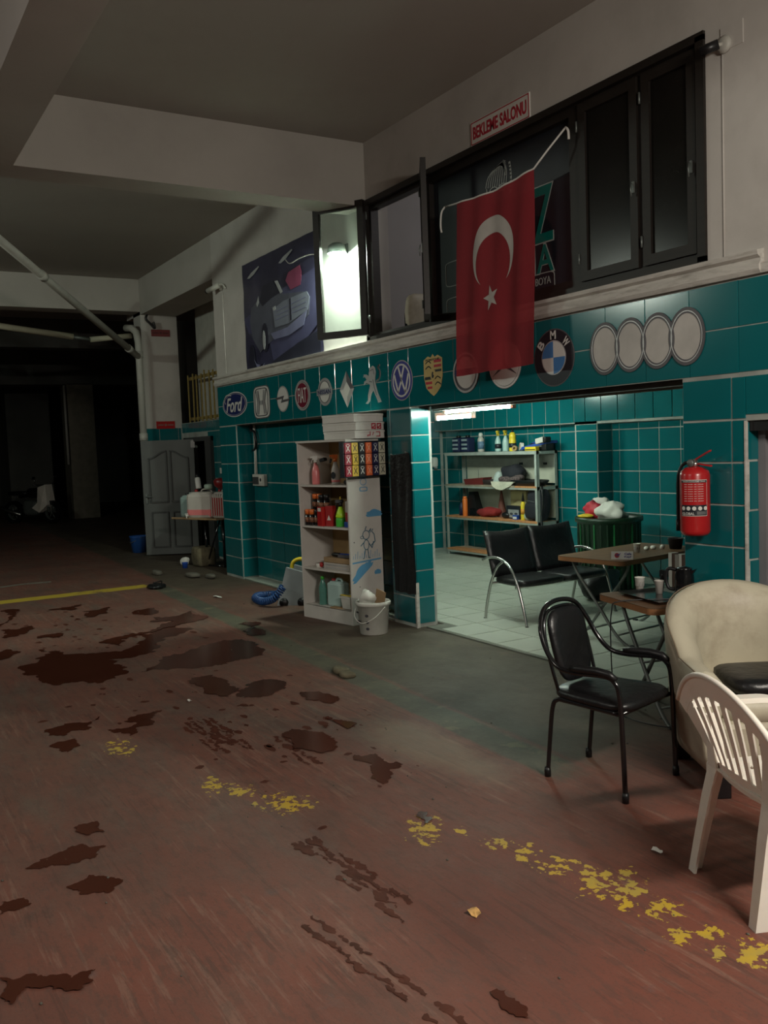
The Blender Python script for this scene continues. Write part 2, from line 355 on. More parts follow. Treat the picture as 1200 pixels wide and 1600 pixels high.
# ---- painted floor material
def floor_material():
    m = bpy.data.materials.new('painted_garage_floor'); N, L = nodes_of(m); P = N['Principled BSDF']
    geo = N.new('ShaderNodeNewGeometry'); pos = geo.outputs['Position']
    def noise(scale, detail=6, rough=0.6, st=(1, 1, 1), rot=0.0, dist=0.0):
        mp = N.new('ShaderNodeMapping'); mp.inputs['Scale'].default_value = st; mp.inputs['Rotation'].default_value = (0, 0, rot)
        L.new(pos, mp.inputs[0]); n = N.new('ShaderNodeTexNoise'); n.inputs['Scale'].default_value = scale
        n.inputs['Detail'].default_value = detail; n.inputs['Roughness'].default_value = rough; L.new(mp.outputs[0], n.inputs['Vector']); n.inputs['Distortion'].default_value = dist; return n.outputs['Fac']
    def ramp(fac, a, b):
        r = N.new('ShaderNodeMapRange'); r.interpolation_type = 'SMOOTHSTEP'; r.inputs[1].default_value = a; r.inputs[2].default_value = b; L.new(fac, r.inputs[0]); return r.outputs[0]
    def math(op, a, b=None):
        n = N.new('ShaderNodeMath'); n.operation = op
        for i, q in enumerate((a, b)):
            if q is None: continue
            if isinstance(q, (int, float)): n.inputs[i].default_value = q
            else: L.new(q, n.inputs[i])
        return n.outputs[0]
    def mix(f, a, b):
        n = N.new('ShaderNodeMix'); n.data_type = 'RGBA'
        if isinstance(f, (int, float)): n.inputs[0].default_value = f
        else: L.new(f, n.inputs[0])
        for i, q in ((6, a), (7, b)):
            if isinstance(q, tuple): n.inputs[i].default_value = q+(1,)
            else: L.new(q, n.inputs[i])
        return n.outputs[2]
    sep = N.new('ShaderNodeSeparateXYZ'); L.new(pos, sep.inputs[0]); X, Y = sep.outputs[0], sep.outputs[1]
    n1 = noise(0.9, 8, 0.62); n2 = noise(2.4, 9, 0.72, (0.5, 1.5, 1), 0.35, 0.6); n3 = noise(30, 4, 0.7); n4 = noise(3.0, 9, 0.72, (0.45, 1.8, 1), -0.45, 0.8)
    n5 = noise(5.5, 6, 0.6); n6 = noise(1.7, 9, 0.75)
    red = mix(ramp(n1, 0.35, 0.7), (0.185, 0.062, 0.042), (0.135, 0.052, 0.038))
    # worn, dust-greyed paint, more of it away from the near right corner
    grey = mix(ramp(n6, 0.3, 0.7), (0.14, 0.098, 0.076), (0.092, 0.062, 0.05))
    wear = math('ADD', math('MULTIPLY', ramp(n2, 0.42, 0.68), 0.5), math('MULTIPLY', ramp(n4, 0.45, 0.7), 0.45))
    far = ramp(math('ADD', math('MULTIPLY', X, -1.0), math('MULTIPLY', n1, 2.5)), 3.2, 6.5)
    wear = math('MULTIPLY', wear, math('ADD', math('MULTIPLY', far, 0.75), 0.35))
    wear = math('ADD', wear, math('MULTIPLY', far, 0.25)); wear = math('MINIMUM', wear, 0.92)
    c = mix(wear, red, grey)
    c = mix(math('MULTIPLY', ramp(n5, 0.62, 0.75), 0.35), c, (0.12, 0.11, 0.11))       # bare patches
    c = mix(math('MULTIPLY', ramp(n3, 0.62, 0.8), 0.25), c, (0.30, 0.2, 0.15))
    # fine scratches
    n7 = noise(7, 5, 0.7, (0.22, 4, 1), 0.55, 0.5); n8 = noise(6, 5, 0.7, (0.2, 4, 1), -0.35, 0.7)
    n7 = math('SUBTRACT', n7, math('MULTIPLY', math('ABSOLUTE', math('SUBTRACT', n1, 0.42)), 0.9)); n8 = math('SUBTRACT', n8, math('MULTIPLY', math('ABSOLUTE', math('SUBTRACT', n6, 0.58)), 0.7))
    c = mix(math('MULTIPLY', ramp(n7, 0.50, 0.60), 0.30), c, (0.28, 0.18, 0.135))
    c = mix(math('MULTIPLY', ramp(n8, 0.50, 0.60), 0.5), c, (0.075, 0.036, 0.028))
    n9 = noise(75, 3, 0.7); n10 = noise(14, 6, 0.7, (0.5, 1.6, 1), 0.4)
    c = mix(math('MULTIPLY', ramp(n9, 0.5, 0.7), 0.28), c, (0.06, 0.04, 0.032))
    c = mix(math('MULTIPLY', ramp(n10, 0.5, 0.6), 0.4), c, (0.085, 0.05, 0.04))
    # pale worn patch below the strip
    px_ = math('DIVIDE', math('ADD', X, 4.15), 0.75); py_ = math('DIVIDE', math('ADD', Y, -2.72), 0.22)
    dd = math('SQRT', math('ADD', math('MULTIPLY', px_, px_), math('MULTIPLY', py_, py_)))
    c = mix(math('MULTIPLY', math('SUBTRACT', 1.0, ramp(math('ADD', dd, math('MULTIPLY', n6, 1.2)), 0.9, 1.9)), 0.5), c, (0.22, 0.18, 0.125))
    # concrete apron along the wall
    edge = math('ADD', math('ADD', Y, math('MULTIPLY', X, 0.045)), math('MULTIPLY', math('SUBTRACT', n6, 0.5), 0.10))   # strip centre at Y = 2.93 - .045 X
    apr = ramp(edge, 3.03, 3.09)
    xr = ramp(math('ADD', X, math('MULTIPLY', n1, 2.0)), -7.8, -5.6)
    xr2 = math('SUBTRACT', 1.0, ramp(math('ADD', X, math('MULTIPLY', n6, 0.8)), -3.6, -2.6))
    aprc = mix(ramp(n6, 0.3, 0.7), (0.085, 0.07, 0.048), (0.052, 0.043, 0.032))
    aprc = mix(math('MULTIPLY', ramp(n5, 0.55, 0.7), 0.3), aprc, (0.12, 0.07, 0.05))
    dk = math('MULTIPLY', math('ADD', math('MULTIPLY', xr, 0.6), 0.38), xr2)
    leftc = ramp(math('MULTIPLY', X, -1.0), 9.6, 11.2)
    dk = math('MAXIMUM', dk, math('MULTIPLY', leftc, 0.9))
    c = mix(math('MULTIPLY', apr, dk), c, aprc)
    # grey-green strip
    s_in = math('MULTIPLY', ramp(edge, 2.78, 2.82), math('SUBTRACT', 1.0, ramp(edge, 3.0, 3.05)))
    xlim = math('MULTIPLY', math('SUBTRACT', 1.0, ramp(math('ADD', X, math('MULTIPLY', n5, .6)), -3.25, -3.0)), ramp(X, -11.6, -11.3))
    sc = mix(ramp(n6, 0.35, 0.65), (0.092, 0.094, 0.064), (0.055, 0.060, 0.046))
    sc = mix(math('MULTIPLY', ramp(n5, 0.56, 0.66), 0.5), sc, (0.2, 0.17, 0.1))
    c = mix(math('MULTIPLY', math('MULTIPLY', s_in, xlim), 0.9), c, sc)
    # yellow line at the left
    a = math('ADD', math('ADD', X, math('MULTIPLY', Y, 0.0)), math('MULTIPLY', math('SUBTRACT', n5, 0.5), 0.08))
    yl = math('MULTIPLY', ramp(a, -11.78, -11.74), math('SUBTRACT', 1.0, ramp(a, -11.5, -11.46)))
    yl = math('MULTIPLY', yl, math('SUBTRACT', 1.0, ramp(Y, 3.3, 3.36)))
    yl = math('MULTIPLY', yl, math('SUBTRACT', 1.0, math('MULTIPLY', ramp(n6, 0.52, 0.62), 0.75)))
    c = mix(yl, c, (0.42, 0.30, 0.035))
    # peeling yellow paint in the patches where it is left
    PE = [[-5.276,1.301,.056,.073,.143,-.038],[-4.362,1.527,.035,.047,.104,-.039],[-3.929,1.73,.084,.113,.106,-.049],[-4.215,1.616,.049,.066,.079,-.032],[-3.28,2.112,.041,.058,.128,-.085],[-3.176,2.228,.025,.034,.035,-.025],[-2.995,2.281,.04,.055,.041,-.032],[-2.854,2.321,.031,.043,.06,-.05],[-2.685,2.328,.051,.071,.061,-.054],[-2.511,2.367,.05,.068,.082,-.078],[-2.372,2.411,.041,.057,.083,-.086],[-2.221,2.423,.042,.059,.06,-.067],[-2.053,2.329,.027,.039,.04,-.046],[-2.015,2.436,.024,.035,.033,-.04],[-1.926,2.358,.029,.043,.03,-.037],[-1.874,2.467,.03,.042,.041,-.055],[-1.827,2.404,.029,.042,.028,-.037],[-2.489,2.532,.029,.04,.028,-.029]]
    best = None
    for cx, cy, ux, uy, vx, vy in PE:
        det = ux*vy-uy*vx
        r1 = (vy/det, -vx/det); r2 = (-uy/det, ux/det)
        q = []
        for r in (r1, r2):
            d = N.new('ShaderNodeVectorMath'); d.operation = 'DOT_PRODUCT'; L.new(pos, d.inputs[0]); d.inputs[1].default_value = (r[0], r[1], 0)
            q.append(math('SUBTRACT', d.outputs['Value'], r[0]*cx+r[1]*cy))
        e = math('ADD', math('MULTIPLY', q[0], q[0]), math('MULTIPLY', q[1], q[1]))
        best = e if best is None else math('MINIMUM', best, e)
    fl_ = noise(24, 6, 0.6, (1, 1, 1)); fl2 = noise(8, 4, 0.5)
    thr = math('ADD', math('MULTIPLY', math('MINIMUM', best, 3.5), 0.075), 0.47)
    yf = ramp(math('SUBTRACT', math('ADD', math('MULTIPLY', fl_, 0.75), math('MULTIPLY', fl2, 0.25)), thr), 0.0, 0.012)
    yf = math('MULTIPLY', yf, math('SUBTRACT', 1.0, ramp(best, 1.6, 2.6)))
    yc = mix(ramp(n5, 0.35, 0.65), (0.50, 0.33, 0.03), (0.38, 0.28, 0.06))
    c = mix(yf, c, yc)
    L.new(c, P.inputs['Base Color'])
    rg = N.new('ShaderNodeMapRange'); L.new(n6, rg.inputs[0]); rg.inputs[3].default_value = 0.48; rg.inputs[4].default_value = 0.8; P.inputs['Specular IOR Level'].default_value = 0.32
    L.new(rg.outputs[0], P.inputs['Roughness'])
    bp = N.new('ShaderNodeBump'); bp.inputs['Strength'].default_value = 0.25; bp.inputs['Distance'].default_value = 0.01
    L.new(math('ADD', math('MULTIPLY', n3, 0.4), math('ADD', n2, math('MULTIPLY', yf, 0.5))), bp.inputs['Height']); L.new(bp.outputs[0], P.inputs['Normal'])
    return m
FLOORM = floor_material()
floor = struct(MB().box((-34, -9, -0.2), (5, 9.5, 0)).build('floor', FLOORM))

# wet patches, thin films of dirty water lying on the paint
DAMP = mat('damp_rubber_print', (.075, .023, .014), .6, var=.3, scale=9)
DAMP.node_tree.nodes['Principled BSDF'].inputs['Specular IOR Level'].default_value = .1
WET = bpy.data.materials.new('dirty_water_film'); N, L = nodes_of(WET); P = N['Principled BSDF']
tc = N.new('ShaderNodeNewGeometry'); nz = N.new('ShaderNodeTexNoise'); nz.inputs['Scale'].default_value = 3; L.new(tc.outputs['Position'], nz.inputs['Vector'])
rp = N.new('ShaderNodeValToRGB'); rp.color_ramp.elements[0].color = (0.050, 0.014, 0.008, 1); rp.color_ramp.elements[1].color = (0.080, 0.024, 0.014, 1)
L.new(nz.outputs['Fac'], rp.inputs[0]); L.new(rp.outputs[0], P.inputs['Base Color']); P.inputs['Roughness'].default_value = 0.16
P.inputs['Specular IOR Level'].default_value = 0.3
PUD = [[[-7.71,1.16],[-8.47,1.42],[-8.06,1.64],[-7.88,2.0],[-8.23,2.3],[-8.68,2.21],[-8.46,2.46],[-8.74,2.83],[-7.85,2.33],[-7.57,2.0],[-7.65,1.83],[-7.05,1.83],[-6.88,1.57],[-7.03,1.32],[-7.35,1.22]],[[-7.45,2.43],[-7.72,2.88],[-7.49,3.06],[-7.04,2.98],[-6.89,2.73],[-6.82,2.43],[-6.96,2.16],[-7.02,1.92],[-7.25,2.15]],[[-6.02,2.35],[-6.18,2.59],[-6.05,2.69],[-5.85,2.63],[-5.74,2.47],[-5.77,2.34],[-5.9,2.27]],[[-5.9,0.99],[-5.91,1.27],[-5.99,1.35],[-5.74,1.23],[-5.72,1.09],[-5.77,0.99]],[[-5.67,1.32],[-5.64,1.47],[-5.86,1.56],[-5.83,1.69],[-5.62,1.6],[-5.49,1.46],[-5.45,1.41]],[[-5.61,1.01],[-5.61,1.11],[-5.5,1.11],[-5.37,1.02]],[[-3.94,0.55],[-4.01,0.68],[-4.04,0.81],[-3.96,0.89],[-3.87,0.82],[-3.88,0.69],[-3.9,0.6]],[[-3.67,0.66],[-3.72,0.76],[-3.66,0.82],[-3.57,0.85],[-3.52,0.79],[-3.57,0.69]],[[-3.69,0.42],[-3.68,0.48],[-3.61,0.52],[-3.59,0.45],[-3.59,0.4]],[[-4.32,2.33],[-4.26,2.44],[-4.13,2.41],[-4.03,2.47],[-3.99,2.36],[-3.85,2.24],[-4.05,2.28]],[[-10.95,1.46],[-10.99,1.58],[-10.16,1.41],[-9.97,1.31]],[[-9.71,1.28],[-9.73,1.58],[-9.32,1.4],[-9.23,1.24]],[[-9.83,2.66],[-9.88,2.89],[-9.48,2.66]],[[-5.68,2.66],[-5.62,2.78],[-5.39,2.81],[-5.29,2.69],[-5.47,2.61]],[[-4.19,0.81],[-4.26,0.9],[-4.11,0.92],[-4.12,0.85]],[[-2.17,1.61],[-2.15,1.66],[-2.07,1.65],[-2.0,1.63],[-2.03,1.6],[-2.11,1.6]],[[-3.43,2.16],[-3.43,2.22],[-3.35,2.2],[-3.31,2.12]],[[-6.56,2.18],[-6.56,2.33],[-6.2,2.34],[-5.88,2.2],[-6.02,2.15]],[[-8.57,1.11],[-8.67,1.19],[-8.26,1.11],[-8.24,1.07]],[[-3.14,0.34],[-3.06,0.48],[-3.01,0.62],[-2.93,0.52],[-3.03,0.4],[-2.96,0.35],[-3.02,0.32]],[[-8.37,1.93],[-9.29,2.71],[-9.37,3.15],[-8.74,2.83],[-8.5,2.41],[-8.09,2.06]],[[-5.05,2.55],[-4.8,2.62],[-4.7,2.5],[-4.9,2.42]],[[-4.95,2.25],[-4.6,2.36],[-4.45,2.2],[-4.62,2.1],[-4.8,2.16]],[[-10.2,2.2],[-10.3,2.5],[-9.9,2.4],[-9.8,2.1]],[[-10.6,1.9],[-10.7,2.3],[-10.4,2.1]],[[-8.31,3.24],[-8.38,3.36],[-8.14,3.38],[-7.8,3.36],[-7.67,3.27],[-7.73,3.14],[-7.97,3.16]],[[-9.0,1.5],[-9.1,1.75],[-8.9,1.7]]]
def rough_poly(pts, amp, it=5, seed=0):
    pts = [Vector((*p, 0)) for p in pts]
    for k in range(it):
        q = []
        for i, p in enumerate(pts):
            n = pts[(i+1) % len(pts)]; m_ = (p+n)/2; d = (n-p)
            if d.length > 0.012:
                nn = Vector((-d.y, d.x, 0))
                m_ = m_+nn*random.gauss(0, amp)
                q += [p, m_]
            else: q.append(p)
        pts = q
    return pts
from mathutils.geometry import tessellate_polygon
def film(pts, name, m, z=0.0015):
    tr = tessellate_polygon([pts])
    mb = MB(); mb.add([(p.x, p.y, z) for p in pts], [list(t) for t in tr])
    me = mb.mesh(name, m)
    bm = bmesh.new(); bm.from_mesh(me); bmesh.ops.recalc_face_normals(bm, faces=bm.faces[:])
    if bm.faces and bm.faces[0].normal.z < 0: bmesh.ops.reverse_faces(bm, faces=bm.faces[:])
    bm.to_mesh(me); bm.free()
    o = bpy.data.objects.new(name, me); COL.objects.link(o); o.parent = floor; return o
for i, p in enumerate(PUD): film(rough_poly(p, 0.17, 6), 'wet_patch', WET, .0013+.0002*i)
# small drips around the large patches
mb = MB()
for i in range(170):
    x, y = random.choice([(-8.2, 1.9), (-7.2, 2.5), (-5.8, 1.7), (-4.4, 2.3), (-9.6, 2.0), (-5.0, 2.4)]); x += random.gauss(0, .7); y += random.gauss(0, .35)
    if y > 2.8-.045*x-.2 or y < .5: continue
    r = random.uniform(.006, .03); n = 9; st = random.uniform(.5, 2.6)
    mb.add([(x+r*st*cos(2*pi*k/n)*random.uniform(.6, 1.3), y+r*sin(2*pi*k/n)*random.uniform(.6, 1.3), .0012) for k in range(n)], [list(range(n))])
tag(mb.build('drips', DAMP, floor), kind='stuff')
# wet tyre prints: rows of short bars
def tyre(x, y, ang, ln, rows, gap, wd=0.022):
    mb = MB(); T = Matrix.Translation((x, y, 0)) @ Matrix.Rotation(ang, 4, 'Z')
    for r in range(rows):
        u = 0
        while u < ln:
            l = random.uniform(.03, .16); 
            if random.random() < .8:
                v = r*gap
                q_ = wd*random.uniform(.5, 1.1); sl = random.uniform(-.012, .012)
                poly = rough_poly([(u, v), (u+l*.5, v-q_*.15+sl*.5), (u+l, v+sl), (u+l*.97, v+q_+sl), (u+l*.5, v+q_*1.15+sl*.5), (u+.004, v+q_)], .17, 3)
                zz_ = random.uniform(.0008, .0028)
                for tr in tessellate_polygon([poly]): mb.add([(poly[i].x, poly[i].y, zz_) for i in tr], [(0, 1, 2)], T=T)
            u += l*random.uniform(.55, 1.15)
    tag(mb.build('tyre_print', DAMP, floor), kind='stuff')
tyre(-5.5, 1.72, 0.0, 0.62, 6, 0.04)
tyre(-3.5, 1.56, 0.06, 0.72, 4, 0.035)
tyre(-2.9, 1.30, 0.12, 0.8, 2, 0.06, 0.014)
tyre(-4.9, 2.1, -0.1, 0.5, 2, 0.05, .02)

# tiled floor of the tiled room, each tile its own piece
tf = MB().box((-11.95, 4.76, 0.0), (-2.5, 8.4, 0.012)).box((-6.94, 4.56, 0), (-3.90, 4.76, 0.012)).box((-11.19, 4.5, 0.0), (-7.4, 4.78, 0.012)).build('floor_tiled_room', FGROUT); struct(tf)
fm = {}
def ftile(x, y, w, h):
    k = (round(w, 2), round(h, 2))
    if k not in fm:
        c = .003; t = .006; w_, h_ = k
        fm[k] = MB().add([(0, 0, 0), (w_, 0, 0), (w_, h_, 0), (0, h_, 0), (c, c, t), (w_-c, c, t), (w_-c, h_-c, t), (c, h_-c, t)], [(4, 5, 6, 7), (0, 1, 5, 4), (1, 2, 6, 5), (2, 3, 7, 6), (3, 0, 4, 7)]).mesh('floor_tile', FTILE)
    o = bpy.data.objects.new('floor_tile', fm[k]); COL.objects.link(o); o.parent = tf; o.location = (x, y, .012+random.uniform(0, .0008))
ts = 0.40
for i in range(-1, 23):
    for j in range(-1, 10):
        x = -11.94+i*ts; y = 4.59+j*ts
        x1 = min(x+ts, -2.5); y1 = min(y+ts, 8.4); x0 = max(x, -11.94); y0 = y
        if x1-x0 < .06: continue
        if x < -7.2 and y < 4.7: y0 = 4.78
        elif y < 4.55: continue
        if x0 < -7 and y0 < 4.77: y0 = 4.78
        if x1 > -3.9 and y0 < 4.78: continue
        if y1-y0 < .06: continue
        ftile(x0+.003, y0+.003, x1-x0-.006, y1-y0-.006)
for i in range(10): ftile(-11.18+i*.379, 4.52, .372, .225)

# ---- main wall (right-hand side of the hall): plaster above, tiled below
def hwall(y0, y1, X0, X1, Z0, Z1, holes):
    mb = MB(); xs = sorted({X0, X1, *[h[0] for h in holes], *[h[1] for h in holes]}); zs = sorted({Z0, Z1, *[h[2] for h in holes], *[h[3] for h in holes]})
    for i in range(len(xs)-1):
        for k in range(len(zs)-1):
            cx = (xs[i]+xs[i+1])/2; cz = (zs[k]+zs[k+1])/2
            if any(h[0] < cx < h[1] and h[2] < cz < h[3] for h in holes): continue
            mb.box((xs[i], y0, zs[k]), (xs[i+1], y1, zs[k+1]))
    return mb
WX0, WX1, WZ0, WZ1 = -7.66, -3.71, 2.714, 4.01
upper = struct(hwall(D, D+.25, -11.8, 5, 2.57, 4.6, [(WX0, WX1, WZ0, WZ1)]).build('wall_right', PLASTER))
A1, A2, B1, B2, LZ = -11.2, -7.40, -7.0, -3.88, 2.035
RX = -3.427
lower = struct(hwall(D, D+.21, -11.8, 5, 0, 2.57, [(A1, A2, -1, LZ), (B1, B2, -1, LZ), (RX, -2.45, -1, 1.76)]).build('wall_tiled_right', GROUT))
J = D
tiles(lower, (-11.8, J, 0), 0, 16.8 - 8.0, LZ, 2.565, zoff=2.035, th=.265, u0=.235, tw=.352)
tiles(lower, (-11.8, J, 0), 0, .6, 0, LZ, u0=.24, tw=.352, zoff=.03, th=.25)
tiles(lower, (A2, J, 0), 0, .42, 0, LZ, u0=.06, tw=.36, zoff=.03, m=TILE_SHADE)
tiles(lower, (B2, J, 0), 0, RX-B2, 0, LZ, u0=.36, tw=.36, zoff=.02)
tiles(lower, (RX, J, 0), 0, 1.6, 1.79, LZ, u0=.25, tw=.36, zoff=.02+.25*7)
tiles(lower, (-2.45, J, 0), 0, 1.6, 0, LZ, u0=.25, tw=.36, zoff=.02)
# reveals facing +x
tiles(lower, (A1, D+.005, 0), pi/2, .205, 0, LZ, zoff=.03, u0=.205)
tiles(lower, (B1, D+.005, 0), pi/2, .20, 0, LZ, zoff=.03, u0=.24)
tiles(lower, (RX, D+.005, 0), pi/2, .12, 0, 1.76, zoff=.08, th=.29, u0=.12)
# left end pilaster's grout edge and plaster skim
struct(MB().box((B1-.002, D-.012, .0), (B1+.02, D+.02, .42)).build('trim_1', LEDGE))
struct(MB().box((RX-.004, D-.012, 0), (RX+.006, D+.02, 1.76)).build('trim_2', LEDGE))
# niche left of the white bookcase: tiled back
n1 = struct(MB().box((A1-.1, D+.215, 0), (B1-.03, D+.245, 2.3)).build('wall_niche', GROUT))
tiles(n1, (A1, D+.215, 0), 0, 3.8, 0, LZ, u0=.08, zoff=.03, tw=.40)
# ledge moulding over the tiles
pr = [(0, 2.575), (-.03, 2.575), (-.045, 2.6), (-.045, 2.625), (-.03, 2.645), (-.03, 2.66), (-.055, 2.675), (-.06, 2.70), (0, 2.714)]
vs = []; 
for x in (-11.83, -3.30): vs += [(x, D+a, b) for a, b in pr]
n = len(pr); fs = [tuple(range(n-1, -1, -1)), tuple(range(n, 2*n))]+[(i, (i+1) % n, (i+1) % n+n, i+n) for i in range(n)]
struct(MB().add(vs, fs).build('trim_3', LEDGE))
struct(MB().box((-3.30, D-.03, 2.575), (5, D, 2.63)).build('trim_4', LEDGE))
# conduit lines on the plaster at both ends
struct(MB().tube([(-11.43, D-.008, 2.72), (-11.43, D-.008, 3.78)], .006, 6).tube([(-3.56, D-.003, 2.64), (-3.56, D-.003, 3.88)], .005, 6).build('trim_5', PLASTER))

# ---- tiled room behind the second opening
back = struct(MB().box((-12.0, 8.25, 0), (-8.45, 8.4, 1.9)).box((-12.0, 8.1, 1.88), (-2.4, 8.4, 2.4)).build('wall_back', GROUT))
tiles(back, (-11.9, 8.25, 0), 0, 3.45, 0, 1.88, u0=.1, zoff=.03)
tiles(back, (-11.9, 8.1, 0), 0, 3.45, 1.885, 2.38, u0=.2, zoff=1.885, th=.48, tw=.27)
tiles(back, (-8.45, 7.84, 0), 0, 6.0, 1.885, 2.38, u0=.2, zoff=1.885, th=.48, tw=.27)
pil = struct(MB().box((-8.45, 7.85, 0), (-8.07, 8.4, 1.9)).box((-8.45, 7.85, 1.86), (-2.4, 8.4, 2.4)).build('wall_pier', GROUT))
tiles(pil, (-8.45, 7.85, 0), 0, .38, 0, 1.86, u0=.38, tw=.36, zoff=.03)
tiles(pil, (-8.07, 7.855, 0), pi/2, .24, 0, 1.86, u0=.24, zoff=.03, m=TILE_SHADE)
nic = struct(MB().box((-8.07, 8.1, 0), (-2.4, 8.25, 1.86)).build('wall_recess', GROUT))
tiles(nic, (-8.07, 8.1, 0), 0, 4.6, 0, 1.86, u0=.12, zoff=.03, tw=.31)
lw = struct(MB().box((-12.1, 4.75, 0), (-11.9, 8.4, 2.4)).build('wall_left', GROUT))
tiles(lw, (-11.9, 4.80, 0), pi/2, 3.4, 0, 2.38, u0=.1, zoff=.03)
struct(MB().box((-2.5, 4.75, 0), (-2.4, 8.4, 2.4)).build('wall_room_end', TILE_SHADE))
struct(MB().box((-12.1, D+.25, 2.38), (-2.4, 8.4, 2.5)).build('ceiling_tiled_room', PLASTER))
# boxed rail under the lintel
struct(MB().box((B1, D+.03, LZ-.0), (B2, D+.22, LZ+.02)).box((B1, D+.25, LZ-.04), (B2, D+.33, LZ+.35)).build('trim_6', mat('grey_lintel_paint', (0.22, 0.22, 0.19), .7, var=.2, scale=3)))
struct(MB().box((B1+.2, D+.10, LZ-.035), (B2, D+.13, LZ)).box((B1+.2, D+.17, LZ-.025), (B2, D+.19, LZ)).build('trim_7', STEEL))

# ---- ceilings, beams
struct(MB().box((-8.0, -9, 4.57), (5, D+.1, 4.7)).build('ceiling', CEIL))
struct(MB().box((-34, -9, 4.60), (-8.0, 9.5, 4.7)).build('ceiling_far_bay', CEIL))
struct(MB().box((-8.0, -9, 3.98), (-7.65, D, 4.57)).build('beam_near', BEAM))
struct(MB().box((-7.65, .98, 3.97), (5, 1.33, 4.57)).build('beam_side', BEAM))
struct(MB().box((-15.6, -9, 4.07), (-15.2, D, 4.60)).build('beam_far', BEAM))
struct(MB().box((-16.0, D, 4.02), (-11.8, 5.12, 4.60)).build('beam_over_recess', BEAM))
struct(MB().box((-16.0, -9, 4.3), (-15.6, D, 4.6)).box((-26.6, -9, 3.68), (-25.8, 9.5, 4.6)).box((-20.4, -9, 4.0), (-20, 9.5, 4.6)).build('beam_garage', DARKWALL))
# ---- pillar, recess
pl = struct(MB().box((-15.6, 4.5, 2.13), (-15.2, 5.12, 4.07)).build('pillar_white', PLASTER))
p2_ = struct(MB().box((-15.6, 4.5, 0), (-15.2, 5.12, 2.13)).build('pillar_base', GROUT))
tiles(p2_, (-15.2, 4.5, 0), pi/2, .6, 0, 2.13, u0=.22, zoff=1.88)
rec = struct(hwall(5.12, 5.3, -15.2, -11.7, 0, 2.2, [(-15.0, -13.95, -1, 1.92)]).build('wall_recess_left', GROUT))
tiles(rec, (-15.2, 5.12, 0), 0, 3.5, 0, 2.2, u0=.25, zoff=.03, skip=lambda u, z: u < 1.25 and z < 1.95)
struct(MB().box((-15.2, 5.45, 2.2), (-11.6, 5.6, 4.6)).box((-15.2, 5.3, 2.15), (-11.6, 5.95, 2.2)).build('wall_recess_upper', mat('grey_plaster', (.48, .47, .42), .9, var=.1)))
struct(MB().box((-11.8, D+.25, 0), (-11.6, 5.95, 4.6)).build('wall_recess_side', BEAM))
# doorway: dark room behind, casing
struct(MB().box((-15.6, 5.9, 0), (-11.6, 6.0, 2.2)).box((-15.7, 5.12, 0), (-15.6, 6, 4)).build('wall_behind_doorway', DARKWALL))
struct(MB().box((-13.98, 5.06, 0), (-13.72, 5.13, 1.95)).box((-15.05, 5.08, 0), (-14.97, 5.13, 1.95)).box((-15.05, 5.08, 1.88), (-13.72, 5.13, 1.95)).build('door_1', mat('dark_grey_casing', (.05, .05, .05), .5)))
# ---- garage shell beyond
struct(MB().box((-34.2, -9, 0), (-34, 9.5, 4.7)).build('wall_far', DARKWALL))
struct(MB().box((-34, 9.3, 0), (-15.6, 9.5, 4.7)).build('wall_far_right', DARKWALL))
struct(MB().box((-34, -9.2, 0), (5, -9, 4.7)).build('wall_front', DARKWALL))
struct(MB().box((5, -9, 0), (5.2, D+.25, 4.7)).build('wall_behind_camera', PLASTER))
struct(MB().box((-26.6, 5.5, 0), (-25.8, 6.2, 3.7)).build('column', mat('column_paint', (.20, .18, .14), .9, var=.15)))
struct(MB().box((-31.2, 4.6, 0), (-30.4, 5.9, 4.6)).build('column_behind', DARKWALL))
struct(MB().tube([(-25.75, 5.42, 1.5), (-25.75, 5.42, 3.65)], .035, 8).build('trim_8', PIPE))
# ---- grey metal door in its reveal at the right edge
dr = struct(MB().box((RX+.03, D+.16, 0), (-2.47, D+.2, 1.74)).build('door_2', DOORG))
f_ = MB().box((RX, D+.10, 0), (RX+.055, D+.16, 1.70)).box((-2.5, D+.1, 0), (-2.45, D+.16, 1.7)).build('door_frame', FRAMEG, dr)
MB().box((RX, D+.02, 1.70), (-2.45, D+.2, 1.765)).build('door_head', BLACKP, dr)
MB().box((RX+.06, D+.145, 1.54), (RX+.085, D+.165, 1.62)).build('hinge', STEEL, dr)
MB().box((RX+.1, D+.135, 0), (-2.5, D+.16, 1.68)).build('door_leaf', DOORG, dr)

# ================================================================== WAITING-ROOM WINDOW
win = struct(hwall(D+.02, D+.10, WX0, WX1, WZ0, WZ1, [(WX0+.07, -6.72, WZ0+.06, WZ1-.07), (-6.60, -4.86, WZ0+.09, WZ1-.09), (-4.74, -4.27, WZ0+.08, WZ1-.08), (-4.16, WX1+.09, WZ0+.08, WZ1-.08)]).build('window_1', WOODDK))
struct(MB().box((WX0-.03, D-.02, WZ0-.01), (WX1+.03, D+.03, WZ0+.03)).box((WX0-.03, D-.02, WZ1-.03), (WX1+.03, D+.03, WZ1+.02)).box((WX0-.03, D-.02, WZ0), (WX0+.03, D+.03, WZ1)).box((WX1-.03, D-.02, WZ0), (WX1+.03, D+.03, WZ1)).build('window_casing', WOODDK, win))
